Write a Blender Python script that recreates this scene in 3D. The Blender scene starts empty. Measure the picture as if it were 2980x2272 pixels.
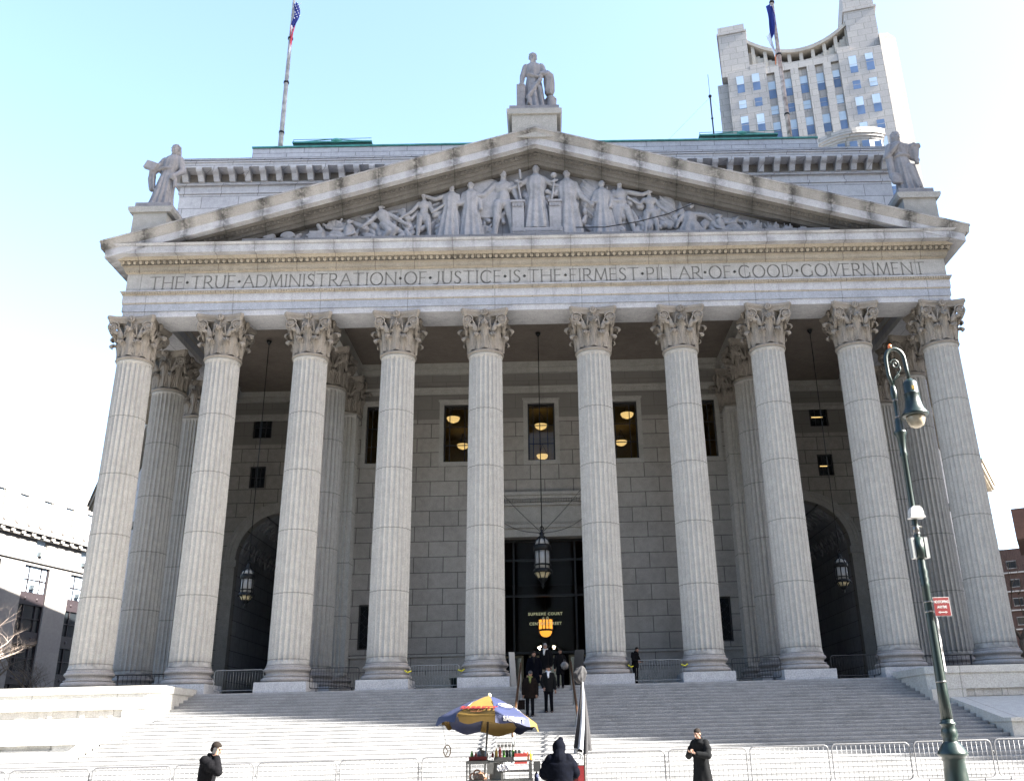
import bpy, bmesh, math, random
from mathutils import Vector, Matrix, noise
random.seed(7)
PI = math.pi
R = math.radians
sc = bpy.context.scene

# ------------------------------------------------------------------ camera
cam_d = bpy.data.cameras.new("camera"); cam = bpy.data.objects.new("camera", cam_d)
sc.collection.objects.link(cam); sc.camera = cam
yaw, pitch, roll = .0117, .3582, -.0252
F = Vector((math.sin(yaw)*math.cos(pitch), math.cos(yaw)*math.cos(pitch), math.sin(pitch)))
Rt = Vector((math.cos(yaw), -math.sin(yaw), 0)); U = Rt.cross(F)
R2 = Rt*math.cos(roll)+U*math.sin(roll); U2 = -Rt*math.sin(roll)+U*math.cos(roll)
cam.matrix_world = Matrix(((R2.x, U2.x, -F.x, .118), (R2.y, U2.y, -F.y, -42.98), (R2.z, U2.z, -F.z, -2.04), (0, 0, 0, 1)))
cam_d.sensor_width = 36; cam_d.lens = 36*2685.4/2980; cam_d.shift_x = -118.7/2980
cam_d.clip_start = .1; cam_d.clip_end = 3000

# ------------------------------------------------------------------ sky, sun, exposure
SUN_A, SUN_E = R(15.5), R(36)          # turned from +x towards the viewer, height
L = Vector((math.cos(SUN_E)*math.cos(SUN_A), -math.cos(SUN_E)*math.sin(SUN_A), math.sin(SUN_E)))
w = bpy.data.worlds.new("World"); sc.world = w; w.use_nodes = True
nt = w.node_tree; bg = nt.nodes['Background']
sky = nt.nodes.new('ShaderNodeTexSky'); sky.sky_type = 'NISHITA'; sky.sun_disc = False
sky.sun_elevation = SUN_E; sky.sun_rotation = math.atan2(L.x, L.y)
sky.altitude = 0; sky.air_density = 1.0; sky.dust_density = 1.9; sky.ozone_density = 1.2
nt.links.new(sky.outputs[0], bg.inputs[0]); bg.inputs[1].default_value = .055
sun_d = bpy.data.lights.new("sun", 'SUN'); sun_d.energy = 5; sun_d.angle = R(.5); sun_d.color = (1, .95, .87)
sun = bpy.data.objects.new("sun", sun_d); sc.collection.objects.link(sun)
sun.rotation_euler = L.to_track_quat('Z', 'Y').to_euler()
sc.view_settings.view_transform = 'Standard'; sc.view_settings.look = 'None'
sc.view_settings.exposure = 3.61; sc.view_settings.gamma = 1

# ------------------------------------------------------------------ helpers
COL = sc.collection
class MB:
    "collects shapes, builds ONE mesh object"
    def __init__(s): s.v = []; s.f = []; s.sm = []
    def add(s, vs, fs, smooth=False):
        n = len(s.v); s.v += [tuple(v) for v in vs]
        for f in fs: s.f.append([i+n for i in f]); s.sm.append(smooth)
        return s
    def box(s, x0, x1, y0, y1, z0, z1):
        s.add([(x0,y0,z0),(x1,y0,z0),(x1,y1,z0),(x0,y1,z0),(x0,y0,z1),(x1,y0,z1),(x1,y1,z1),(x0,y1,z1)],
              [(0,3,2,1),(4,5,6,7),(0,1,5,4),(1,2,6,5),(2,3,7,6),(3,0,4,7)]); return s
    def obox(s, c, ax, ay, az):
        c = Vector(c); ax, ay, az = Vector(ax), Vector(ay), Vector(az); v = []
        for k in (-1, 1):
            for a, b in ((-1,-1),(1,-1),(1,1),(-1,1)): v.append(c+ax*a+ay*b+az*k)
        return s.add(v, [(0,3,2,1),(4,5,6,7),(0,1,5,4),(1,2,6,5),(2,3,7,6),(3,0,4,7)])
    def prism(s, pts, ax, d0, d1):
        "2-D outline extruded along axis 'x','y' or 'z'"
        n = len(pts); m = {'x': lambda p, d: (d, p[0], p[1]), 'y': lambda p, d: (p[0], d, p[1]), 'z': lambda p, d: (p[0], p[1], d)}[ax]
        v = [m(p, d0) for p in pts]+[m(p, d1) for p in pts]
        f = [tuple(range(n-1, -1, -1)), tuple(range(n, 2*n))]+[(i, (i+1) % n, n+(i+1) % n, n+i) for i in range(n)]
        return s.add(v, f)
    def lathe(s, prof, n=24, c=(0,0,0), smooth=True, mod=None):
        v = []; f = []
        for k, (r, z) in enumerate(prof):
            for i in range(n):
                a = 2*PI*i/n; rr = r*(mod(a, z) if mod else 1)
                v.append((c[0]+rr*math.cos(a), c[1]+rr*math.sin(a), c[2]+z))
        for k in range(len(prof)-1):
            for i in range(n):
                j = (i+1) % n; f.append((k*n+i, k*n+j, (k+1)*n+j, (k+1)*n+i))
        f.append(tuple(range(n-1, -1, -1))); f.append(tuple((len(prof)-1)*n+i for i in range(n)))
        s.add(v, f, smooth)
        s.sm[-1] = False; s.sm[-2] = False
        return s
    def tube(s, pts, r, n=8, closed=False, smooth=True):
        pts = [Vector(p) for p in pts]; m = len(pts)
        rs = r if isinstance(r, (list, tuple)) else [r]*m
        v = []; f = []; up = None
        for k in range(m):
            a = pts[(k-1) % m] if (closed or k > 0) else pts[k]; b = pts[(k+1) % m] if (closed or k < m-1) else pts[k]
            t = (b-a).normalized() if (b-a).length > 1e-9 else Vector((0,0,1))
            if up is None:
                up = Vector((0,0,1)) if abs(t.z) < .9 else Vector((1,0,0))
            sd = t.cross(up)
            if sd.length < 1e-4: sd = t.cross(Vector((0,1,0)))
            sd.normalize(); up = sd.cross(t).normalized()
            for i in range(n):
                q = 2*PI*i/n; v.append(pts[k]+(sd*math.cos(q)+up*math.sin(q))*rs[k])
        for k in range(m if closed else m-1):
            for i in range(n):
                j = (i+1) % n; k2 = (k+1) % m; f.append((k*n+i, k*n+j, k2*n+j, k2*n+i))
        if not closed: f.append(tuple(range(n-1, -1, -1))); f.append(tuple((m-1)*n+i for i in range(n)))
        return s.add(v, f, smooth)
    def ball(s, c, r, nu=12, nv=8, smooth=True, rot=None):
        rx, ry, rz = r if isinstance(r, (list, tuple)) else (r, r, r); v = []; f = []
        for j in range(1, nv):
            t = PI*j/nv
            for i in range(nu):
                a = 2*PI*i/nu; v.append(Vector((rx*math.sin(t)*math.cos(a), ry*math.sin(t)*math.sin(a), rz*math.cos(t))))
        v.append(Vector((0,0,rz))); v.append(Vector((0,0,-rz))); T = len(v)-2; B = T+1
        for j in range(nv-2):
            for i in range(nu):
                k = (i+1) % nu; f.append((j*nu+i, (j+1)*nu+i, (j+1)*nu+k, j*nu+k))
        for i in range(nu):
            k = (i+1) % nu; f.append((T, i, k)); f.append((B, (nv-2)*nu+k, (nv-2)*nu+i))
        if rot: v = [rot @ p for p in v]
        return s.add([p+Vector(c) for p in v], f, smooth)
    def cap(s, a, ra, b, rb, n=10):
        "tapered capsule for bodies"
        a = Vector(a); b = Vector(b); d = b-a; l = d.length or 1e-6; t = d/l
        pts = [a-t*ra*.95, a-t*ra*.8, a-t*ra*.45, a, b, b+t*rb*.45, b+t*rb*.8, b+t*rb*.95]
        rs = [ra*.2, ra*.6, ra*.89, ra, rb, rb*.89, rb*.6, rb*.2]
        return s.tube(pts, rs, n)
    def loft(s, rings, n=48):
        "rings: (z,cx,cy,rx,ry[,folds,amp,phase]) closed at both ends"
        v = []; f = []
        for g in rings:
            z, cx, cy, rx, ry = g[:5]; fo, am, ph = (list(g[5:])+[0, 0, 0])[:3]
            for i in range(n):
                a = 2*PI*i/n; q = 1+am*(math.cos(fo*a+ph)+.5*math.cos((fo*.5+1)//1*a*1+ph*2))
                v.append((cx+rx*q*math.cos(a), cy+ry*q*math.sin(a), z))
        for k in range(len(rings)-1):
            for i in range(n):
                j = (i+1) % n; f.append((k*n+i, k*n+j, (k+1)*n+j, (k+1)*n+i))
        f.append(tuple(range(n-1, -1, -1))); f.append(tuple((len(rings)-1)*n+i for i in range(n)))
        return s.add(v, f, True)
    def xf(s, M, k0=0):
        for i in range(k0, len(s.v)): s.v[i] = tuple(M @ Vector(s.v[i]))
        return s
    def mesh(s, name, mat):
        me = bpy.data.meshes.new(name); me.from_pydata(s.v, [], s.f)
        me.polygons.foreach_set('use_smooth', s.sm); me.update()
        if mat: me.materials.append(mat)
        return me
    def build(s, name, mat, parent=None, loc=None, **kw):
        o = bpy.data.objects.new(name, s.mesh(name, mat)); COL.objects.link(o)
        if parent: o.parent = parent
        if loc: o.location = loc
        tag(o, **kw); return o
def tag(o, label=None, cat=None, group=None, kind=None):
    if label: o['label'] = label
    if cat: o['category'] = cat
    if group: o['group'] = group
    if kind: o['kind'] = kind
    return o
def thing(name, label, cat, loc=(0,0,0), rz=0, group=None):
    o = bpy.data.objects.new(name, None); o.empty_display_size = .3; COL.objects.link(o)
    o.location = loc; o.rotation_euler = (0, 0, rz); return tag(o, label, cat, group)
def copy_tree(o, parent=None):
    c = o.copy(); COL.objects.link(c); c.parent = parent
    for ch in list(o.children): copy_tree(ch, c)
    return c
def remesh(mb, voxel, mat, name, smooth=2):
    me = mb.mesh('tmp', None); o = bpy.data.objects.new('tmp', me); COL.objects.link(o)
    m = o.modifiers.new('r', 'REMESH'); m.mode = 'VOXEL'; m.voxel_size = voxel; m.use_smooth_shade = True
    if smooth:
        q = o.modifiers.new('s', 'SMOOTH'); q.factor = .5; q.iterations = smooth
    dg = bpy.context.evaluated_depsgraph_get(); ev = o.evaluated_get(dg)
    me2 = bpy.data.meshes.new_from_object(ev); me2.name = name; me2.materials.clear(); me2.materials.append(mat)
    me2.polygons.foreach_set('use_smooth', [True]*len(me2.polygons))
    bpy.data.objects.remove(o); bpy.data.meshes.remove(me)
    return me2
def mobj(name, me, parent=None, loc=None, **kw):
    o = bpy.data.objects.new(name, me); COL.objects.link(o); o.parent = parent
    if loc: o.location = loc
    return tag(o, **kw)

# ------------------------------------------------------------------ materials
def newmat(name):
    m = bpy.data.materials.new(name); m.use_nodes = True; t = m.node_tree
    return m, t, t.nodes['Principled BSDF']
def plain(name, col, rough=.6, metal=0, var=.15, scale=8, spec=.4, emit=None, es=0, bump=.0):
    m, t, b = newmat(name); N = t.nodes.new; K = t.links.new
    b.inputs['Roughness'].default_value = rough; b.inputs['Metallic'].default_value = metal
    b.inputs['Specular IOR Level'].default_value = spec
    g = N('ShaderNodeNewGeometry'); n = N('ShaderNodeTexNoise'); n.inputs['Scale'].default_value = scale; n.inputs['Detail'].default_value = 5
    K(g.outputs['Position'], n.inputs['Vector'])
    mr = N('ShaderNodeMapRange'); mr.inputs[1].default_value = .3; mr.inputs[2].default_value = .7
    mr.inputs[3].default_value = 1-var; mr.inputs[4].default_value = 1+var; K(n.outputs[0], mr.inputs[0])
    mx = N('ShaderNodeMix'); mx.data_type = 'RGBA'; mx.blend_type = 'MULTIPLY'; mx.inputs[0].default_value = 1
    mx.inputs[6].default_value = (*col, 1); K(mr.outputs[0], mx.inputs[7]); K(mx.outputs[2], b.inputs['Base Color'])
    if emit: b.inputs['Emission Color'].default_value = (*emit, 1); b.inputs['Emission Strength'].default_value = es
    if bump:
        bp = N('ShaderNodeBump'); bp.inputs['Strength'].default_value = bump; bp.inputs['Distance'].default_value = .02
        K(n.outputs[0], bp.inputs['Height']); K(bp.outputs[0], b.inputs['Normal'])
    return m
def stone(name, col, dark=.45, stain=.5, streak=.5, grain=.18, blocks=None, joint=None, zjoint_shade=None, band=None, warm=None, mort=.55, rough=.85, jstain=.0, bscale=.35, foot=None, mw=.016, zj=.8):
    "weathered granite: patches, grain, rain streaks, masonry joints, painted crevice shade, dirt beside joints"
    m, t, b = newmat(name); N = t.nodes.new; K = t.links.new
    b.inputs['Roughness'].default_value = rough; b.inputs['Specular IOR Level'].default_value = .25
    g = N('ShaderNodeNewGeometry'); sp = N('ShaderNodeSeparateXYZ'); K(g.outputs['Position'], sp.inputs[0])
    def math_(op, a, c=None, d=None, cl=False):
        q = N('ShaderNodeMath'); q.operation = op; q.use_clamp = cl
        for i, x in enumerate((a, c, d)):
            if x is None: continue
            if isinstance(x, (int, float)): q.inputs[i].default_value = x
            else: K(x, q.inputs[i])
        return q.outputs[0]
    def ns(scale, vec, det=5, ro=.6):
        n = N('ShaderNodeTexNoise'); n.inputs['Scale'].default_value = scale; n.inputs['Detail'].default_value = det; n.inputs['Roughness'].default_value = ro
        K(vec, n.inputs['Vector']); return n.outputs[0]
    def rng(x, a, c, lo, hi):
        q = N('ShaderNodeMapRange'); K(x, q.inputs[0]); q.inputs[1].default_value = a; q.inputs[2].default_value = c; q.inputs[3].default_value = lo; q.inputs[4].default_value = hi; return q.outputs[0]
    def mix(a, c, f, mode='MIX'):
        q = N('ShaderNodeMix'); q.data_type = 'RGBA'; q.blend_type = mode
        for i, x in ((0, f), (6, a), (7, c)):
            if isinstance(x, (int, float)): q.inputs[i].default_value = x
            elif isinstance(x, tuple): q.inputs[i].default_value = (*x, 1)
            else: K(x, q.inputs[i])
        return q.outputs[2]
    pos = g.outputs['Position']
    big = ns(bscale, pos, 7, .65); c = mix(col, tuple(v*dark for v in col), rng(big, .48, .75, 0, stain))
    if warm: c = mix(c, warm, rng(ns(.6, pos, 4), .42, .66, 0, .75))
    mp = N('ShaderNodeMapping'); mp.inputs['Scale'].default_value = (2.6, 2.6, .22); K(pos, mp.inputs[0])
    stv = ns(1.0, mp.outputs[0], 6, .7); c = mix(c, tuple(v*.42 for v in col), rng(stv, .56, .8, 0, streak))
    gr = ns(26, pos, 2, .5); c = mix(c, rng(gr, .3, .7, 1-grain, 1+grain), 1.0, 'MULTIPLY')
    mid = ns(3.2, pos, 5, .6); c = mix(c, rng(mid, .3, .7, .9, 1.1), 1.0, 'MULTIPLY')
    hgt = gr
    xy = math_('ADD', sp.outputs[0], sp.outputs[1])
    if blocks:
        cb = N('ShaderNodeCombineXYZ'); K(xy, cb.inputs[0]); K(math_('ADD', sp.outputs[2], blocks[2] if len(blocks) > 2 else 0), cb.inputs[1])
        br = N('ShaderNodeTexBrick'); K(cb.outputs[0], br.inputs[0]); br.inputs['Scale'].default_value = 1
        br.inputs['Brick Width'].default_value = blocks[0]; br.inputs['Row Height'].default_value = blocks[1]
        br.inputs['Mortar Size'].default_value = mw; br.inputs['Mortar Smooth'].default_value = .3; br.inputs['Bias'].default_value = -.2
        br.inputs['Color1'].default_value = (1, 1, 1, 1); br.inputs['Color2'].default_value = (.86, .86, .88, 1); br.inputs['Mortar'].default_value = (mort,)*3+(1,)
        c = mix(c, br.outputs[0], 1.0, 'MULTIPLY')
        hgt = math_('SUBTRACT', math_('MULTIPLY', gr, .15), br.outputs['Fac'])
    if joint:   # vertical butt joints every joint[0] m with run-off dirt beside them
        fr = math_('FRACT', math_('DIVIDE', math_('ADD', sp.outputs[0], joint[1]+100*joint[0]), joint[0]))
        dd = math_('ABSOLUTE', math_('SUBTRACT', fr, .5)); dd = math_('MULTIPLY', math_('SUBTRACT', .5, dd), joint[0])
        c = mix(c, tuple(v*.25 for v in col), rng(dd, .015, .028, .5, 0))
        if jstain:
            q = math_('MULTIPLY', rng(dd, .0, .6, 1, 0), rng(ns(2.2, pos, 5, .7), .34, .56, .0, 1.5)); c = mix(c, tuple(v*.2 for v in col), math_('MULTIPLY', q, jstain, cl=True))
    if zjoint_shade:  # drum joints on the columns; painted nosing shade on the step risers
        fr = math_('FRACT', math_('DIVIDE', math_('SUBTRACT', sp.outputs[2], zjoint_shade[1]-100*zjoint_shade[0]), zjoint_shade[0]))
        dd = math_('MULTIPLY', math_('SUBTRACT', .5, math_('ABSOLUTE', math_('SUBTRACT', fr, .5))), zjoint_shade[0])
        c = mix(c, tuple(v*.4 for v in col), rng(dd, .012, .03, zj, 0))
    if band:    # darker courses above a set height
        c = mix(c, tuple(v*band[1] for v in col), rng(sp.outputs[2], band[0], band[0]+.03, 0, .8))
    if foot:
        q = math_('MULTIPLY', rng(sp.outputs[2], foot[0], foot[1], .8, 0), rng(ns(1.6, pos, 4), .38, .62, 0, 1)); c = mix(c, tuple(v*.3 for v in col), q)
    K(c, b.inputs['Base Color'])
    bp = N('ShaderNodeBump'); bp.inputs['Strength'].default_value = .35; bp.inputs['Distance'].default_value = .015
    K(hgt, bp.inputs['Height']); K(bp.outputs[0], b.inputs['Normal'])
    return m
G = (.47, .465, .47)
M = {}
M['shaft'] = stone('column granite', (0.3111, 0.3016, 0.2811), stain=.13, streak=.13, zjoint_shade=(2.883, 4.31), grain=.14, foot=(1.25, 1.65))
M['base'] = stone('base granite', (0.2313, 0.2205, 0.2154), stain=.5, streak=.5)
M['plinth'] = stone('plinth granite', (0.3060, 0.3118, 0.3247), stain=.2, streak=.1, grain=.2)
M['cap'] = stone('capital stone', (0.2162, 0.1932, 0.1656), stain=.75, dark=.35, bscale=1.6, streak=.3)
M['arch'] = stone('architrave stone', (0.3366, 0.3366, 0.3469), stain=.45, streak=.6, joint=(4.4, 2.2))
M['frieze'] = stone('frieze stone', (0.3136, 0.3045, 0.2864), stain=.45, streak=.4, joint=(2.2, .4), dark=.6)
M['warm'] = stone('yellowed moulding stone', (0.3060, 0.2693, 0.2138), stain=.7, streak=.45, joint=(2.0, .3), dark=.5)
M['corona'] = stone('cornice stone', (0.3500, 0.3469, 0.3500), stain=.5, streak=.75, joint=(2.0, .3), jstain=.3)
M['rake'] = stone('raking cornice stone', (.290, .275, .255), stain=.6, streak=.3, joint=(1.95, .4), jstain=.75, dark=.5, bscale=.8)
M['rake2'] = stone('raking corona stone', (0.3572, 0.3532, 0.3572), stain=.4, streak=.4, joint=(1.95, .4), jstain=.6, bscale=.8)
M['soffit'] = stone('soffit stone', (0.1146, 0.1061, 0.0947), stain=.6, streak=0, joint=(1.95, .4), jstain=.3)  # colour darkened to carry the shadow under the raking cornice
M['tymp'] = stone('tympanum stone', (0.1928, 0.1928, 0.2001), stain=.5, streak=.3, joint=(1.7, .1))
M['figure'] = stone('carved relief stone', (0.2628, 0.2628, 0.2758), stain=.7, streak=.5, dark=.5, bscale=1.5, grain=.1, joint=None)
M['statue'] = stone('statue stone', (0.2203, 0.2138, 0.2203), stain=.8, streak=.7, dark=.45, bscale=1.4, grain=.08)
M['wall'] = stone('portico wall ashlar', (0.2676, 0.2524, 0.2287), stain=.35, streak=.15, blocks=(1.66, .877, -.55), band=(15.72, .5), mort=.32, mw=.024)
M['ceil'] = stone('portico ceiling plaster', (0.1400, 0.1190, 0.1015), stain=.5, streak=0)
M['arch2'] = stone('lower fascia stone', (.255, .27, .30), stain=.45, streak=.5, joint=(4.4, 2.2))
M['passage'] = stone('passage ashlar', (.33, .33, .34), stain=.35, streak=.15, blocks=(1.66, .877, -.55), mort=.4, mw=.024)  # wall ashlar lightened to stand in for light inside the passage
M['attic'] = stone('attic ashlar', (0.4349, 0.4221, 0.4187), stain=.35, streak=.5, blocks=(2.6, .95, .1), mort=.5, mw=.03)
M['trim'] = stone('door surround stone', (0.2774, 0.2688, 0.2460), stain=.3, streak=.2)
M['cheek'] = stone('terrace granite', (0.3600, 0.3528, 0.3312), stain=.3, streak=.3, joint=(3.3, .2))
M['rough'] = stone('rough hewn granite', (0.3312, 0.3168, 0.2952), stain=.4, streak=.2, joint=(3.3, 1.7))
M['step'] = stone('step granite', (0.2357, 0.2357, 0.2357), stain=.6, streak=.05, grain=.14, dark=.5, bscale=.9, zjoint_shade=(.1335, .03), zj=.4)  # dark line at each riser foot paints the crevice shade under the nosing
M['tower'] = stone('tower panels', (0.3089, 0.2960, 0.2831), stain=.1, streak=.2, blocks=(2.6, 1.9), mort=.6, grain=.05, mw=.06)
M['towlit'] = stone('pale limestone', (0.3100, 0.2900, 0.2600), stain=.15, streak=.2, blocks=(3.2, 3.0), mort=.8, grain=.05)
M['office'] = stone('office block limestone', (0.1580, 0.1495, 0.1411), stain=.15, streak=.2, blocks=(4.0, 2.2), mort=.85, grain=.08)
M['pave'] = stone('sidewalk concrete', (.38, .37, .35), stain=.4, streak=0, blocks=(1.5, 1.5))
M['asphalt'] = plain('asphalt', (.05, .05, .052), .9, var=.3, scale=30)
M['copper'] = plain('green copper', (.05, .21, .17), .5, var=.3, scale=2)
M['copperdk'] = plain('dark green copper', (0.0165, 0.0550, 0.0468), .6, var=.3, scale=2)
M['letter'] = plain('incised letter shadow stone', (.135, .128, .118), .9, var=.2)
M['bronze'] = plain('black bronze', (.012, .013, .014), .45, .5, var=.4)
M['black'] = plain('black paint', (.012, .012, .013), .5, var=.2)
M['frost'] = plain('frosted lantern glass', (0.2772, 0.2772, 0.2693), .35, var=.05)
M['amberglass'] = plain('amber lantern glass', (.5, .42, .25), .35, var=.1)
M['lampon'] = plain('lit bowl lamp', (.9, .7, .3), .4, emit=(1, .68, .25), es=.11, var=.05)
M['lampon2'] = plain('lit amber lantern', (.9, .5, .1), .4, emit=(1, .38, .04), es=.15, var=.05)
M['bulb'] = plain('lit bulbs', (1, .9, .7), .4, emit=(1, .8, .5), es=2.4)
M['room'] = plain('lit office plaster', (.34, .27, .10), .8, var=.1)
M['roomdark'] = plain('dark hall', (.006, .004, .004), .8, var=.5, scale=1)
M['gold'] = plain('gold lettering', (.75, .70, .35), .6, .0, var=.1)
M['winframe'] = plain('dark window frame', (.018, .017, .016), .5)
m, t, b = newmat('dark window glass'); b.inputs['Base Color'].default_value = (.01, .012, .014, 1); b.inputs['Roughness'].default_value = .08; M['glassdk'] = m
m, t, b = newmat('clear glass'); b.inputs['Base Color'].default_value = (.015, .015, .015, 1); b.inputs['Roughness'].default_value = .02
b.inputs['Alpha'].default_value = .22; M['glass'] = m
m, t, b = newmat('dark reflective glass'); b.inputs['Base Color'].default_value = (.01, .01, .011, 1); b.inputs['Roughness'].default_value = .03
b.inputs['Alpha'].default_value = .12; b.inputs['Specular IOR Level'].default_value = .15; M['doorglass'] = m
M['skyglass'] = plain('blue window glass', (.085, .13, .22), .12, var=.35, scale=.15)
M['blind'] = plain('pale window blind', (.34, .42, .50), .3, var=.1, scale=.3)
M['green'] = plain('street lamp green paint', (0.0009, 0.0087, 0.0072), .38, var=.25, scale=14)
M['steel'] = plain('stainless steel', (0.1165, 0.1143, 0.1101), .3, .9, var=.1)
M['galv'] = plain('galvanised fence steel', (0.0786, 0.0798, 0.0836), .45, .25, var=.08)
M['white'] = plain('white plastic', (0.2376, 0.2376, 0.2344), .45, var=.03)
M['pole'] = plain('peeling white pole paint', (0.3025, 0.2915, 0.2750), .7, var=.45, scale=2.5)
M['rust'] = plain('rusty pole paint', (.40, .31, .26), .8, var=.5, scale=3)
M['railwood'] = plain('bronze handrail', (0.0429, 0.0198, 0.0075), .45, .3, var=.2)
M['railpost'] = plain('grey railing post', (0.1732, 0.1809, 0.1809), .45, .4)
M['skin'] = plain('skin', (0.1330, 0.0729, 0.0507), .55, var=.08, scale=20)
M['skin2'] = plain('darker skin', (0.1210, 0.0660, 0.0440), .55, var=.08, scale=20)
M['coat'] = plain('black coat wool', (0.0036, 0.0036, 0.0043), .9, var=.3, scale=30, spec=.03)
M['coatgrey'] = plain('charcoal coat wool', (0.0055, 0.0059, 0.0065), .9, var=.3, scale=30, spec=.03)
M['coatbrown'] = plain('dark brown coat', (0.0058, 0.0043, 0.0040), .9, var=.3, scale=30, spec=.03)
M['navy'] = plain('navy parka cloth', (0.0012, 0.0016, 0.0034), .85, var=.3, scale=14, spec=.03, bump=.3)
M['jeans'] = plain('dark trousers', (0.0029, 0.0032, 0.0047), .9, var=.3, spec=.03)
M['khaki'] = plain('khaki trousers', (0.1320, 0.1140, 0.0900), .9)
M['hair'] = plain('dark hair', (.008, .006, .005), .8, var=.3, scale=60, spec=.08)
M['hairgrey'] = plain('grey hair', (.09, .095, .10), .6, var=.3, scale=60)
M['scarfw'] = plain('pale scarf', (0.3025, 0.3190, 0.3520), .9)
M['scarfg'] = plain('olive green scarf', (0.0715, 0.0825, 0.0220), .9, var=.3, scale=30)
M['yel'] = plain('yellow umbrella cloth', (0.0873, 0.0498, 0.0022), .75, var=.12, scale=5)
M['blu'] = plain('blue umbrella cloth', (0.0016, 0.0059, 0.0325), .75, var=.2, scale=5)
M['blk2'] = plain('black umbrella cloth', (0.0048, 0.0048, 0.0064), .8, var=.2)
M['wht2'] = plain('white umbrella cloth', (0.1964, 0.2091, 0.2344), .7, var=.1, scale=5)
M['redp'] = plain('red printed card', (0.1109, 0.0066, 0.0044), .5, var=.1)
M['reds'] = plain('red sign enamel', (0.0798, 0.0023, 0.0034), .4, var=.05)
M['foil'] = plain('crumpled foil', (.7, .7, .72), .2, 1, var=.2, scale=40, bump=1)
M['ketchup'] = plain('red ketchup bottle', (0.1320, 0.0044, 0.0044), .35)
M['mustard'] = plain('mustard bottle', (0.1320, 0.0871, 0.0079), .35)
M['orangeb'] = plain('orange drink', (0.5200, 0.2240, 0.0240), .25)
M['greenb'] = plain('green drink', (0.0480, 0.1400, 0.0240), .25)
M['bread'] = plain('baked pretzel', (.20, .07, .02), .6, var=.3, scale=30)
M['bagp'] = plain('translucent plastic bag', (0.0713, 0.0674, 0.0648), .3, var=.15, scale=20, bump=.6)
M['bark'] = plain('grey brown bark', (.10, .075, .055), .9, var=.3, scale=12)
M['twig'] = plain('pale twigs', (0.2400, 0.1920, 0.1600), .9, var=.3)
M['brick'] = stone('red brown brick', (0.0545, 0.0309, 0.0254), stain=.4, streak=.2, blocks=(.6, .25), mort=.9, grain=.3)
M['brick2'] = stone('dark tower brick', (0.0462, 0.0297, 0.0264), stain=.4, streak=.2, grain=.3)
M['flagblue'] = plain('flag blue', (.015, .025, .18), .8)
M['flagred'] = plain('flag red', (.45, .02, .04), .8)
M['flagwhite'] = plain('flag white', (.7, .68, .72), .8)
M['flagorange'] = plain('flag orange', (.75, .16, .03), .8)
M['tape'] = plain('yellow caution tape', (.5, .45, .02), .5)

# ------------------------------------------------------------------ ground, road, steps
def gz(x): return -3.63+.0065*x
g = MB(); g.add([(-900,-600,-3.80-5.85),(900,-600,-3.80+5.85),(900,900,-3.80+5.85),(-900,900,-3.80-5.85)], [(0,1,2,3)])
g.build('ground', M['asphalt'], kind='structure')
p = MB(); pr = [(-29.2, -.16), (-29.2, 0), (-14.0, 0), (-14.0, -.16)]
v = [(x, y, gz(x)+z) for x in (-90, 90) for y, z in pr]
p.add(v, [(0,1,2,3), (7,6,5,4), (1,5,6,2), (0,4,5,1), (2,6,7,3), (3,7,4,0)])
p.build('sidewalk', M['pave'], kind='structure')
st = MB(); RI, TR, Y0 = .1335, .468, -1.5
st.box(-21.6, 21.6, Y0, 9.0, -3.9, 0)
for k in range(1, 30):
    hw = 15.1 if k <= 8 else (15.77 if k < 18 else 30)
    y1 = Y0-TR*(k-1); y0 = Y0-TR*k; z = -RI*k
    j = .004*math.sin(k*1.7)
    # tread slab with a small nosing over the riser below it
    st.box(-hw, hw, y0-.010+j, y1+.3, z-.045, z); st.box(-hw, hw, y0+j, y1+.28, -4.6 if k > 20 else z-.5, z-.0455)
st.build('steps', M['step'], kind='structure')
# granite cheek walls either side of the steps
for s in (-1, 1):
    lab = ('sunlit pale granite terrace wall at the left end of the steps', 'shaded granite terrace wall at the right end of the steps')[s > 0]
    t = thing('terrace_wall', lab, 'wall', (s*15.1, -5.1, 0), group='terrace walls flanking the steps')
    def part(name, mb, mat):
        for i, q in enumerate(mb.v): mb.v[i] = (q[0]*s, q[1]+5.1, q[2])
        if s < 0: mb.f = [f[::-1] for f in mb.f]
        return mb.build(name, mat, t)
    # local frame: x outward from the steps
    a = MB(); a.prism([(.35, -5.16), (12.0, -5.16), (12.0, -1.2), (-.05, -1.2), (-.05, -4.76)], 'z', -.07, .20)
    part('coping', a, M['cheek'])
    a = MB(); a.prism([(.4, -5.1), (12.0, -5.1), (12.0, -1.2), (0, -1.2), (0, -4.7)], 'z', -.66, -.071); a.box(.0, 1.35, -5.08, -1.2, -4, -.661)
    a.box(1.35, 12, -4.95, -1.2, -4, -.93)
    part('upper_wall', a, M['cheek'])
    a = MB()
    for i in range(60):   # rough-hewn recessed course under the band
        x0 = 1.351+i*.18; d = .06*noise.noise(Vector((i*.7, 3, 0)))
        a.box(x0, x0+.19, -5.0+d, -4.9, -.93, -.661+0)
    part('rough_course', a, M['rough'])
    a = MB(); a.prism([(-1.3, -.2), (-4.94, -.2)], 'x', 0, 0) if 0 else None
    a.prism([(-4.95, -.95), (-9.25, -1.80), (-9.78, -1.80), (-9.78, -1.92), (-4.95, -1.92)], 'x', .68, 12.0)
    part('sloping_slab', a, M['cheek'])
    a = MB(); a.box(.72, 12, -9.70, -4.95, -4.3, -2.08); a.box(.72, 1.5, -9.70, -4.95, -2.08, -1.921)
    for i in range(56):
        x0 = 1.5+i*.18; d = .05*noise.noise(Vector((i*.6, 9, 0))); a.box(x0, x0+.19, -9.62+d, -5, -2.08, -1.921)
    part('lower_wall', a, M['cheek'])
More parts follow.
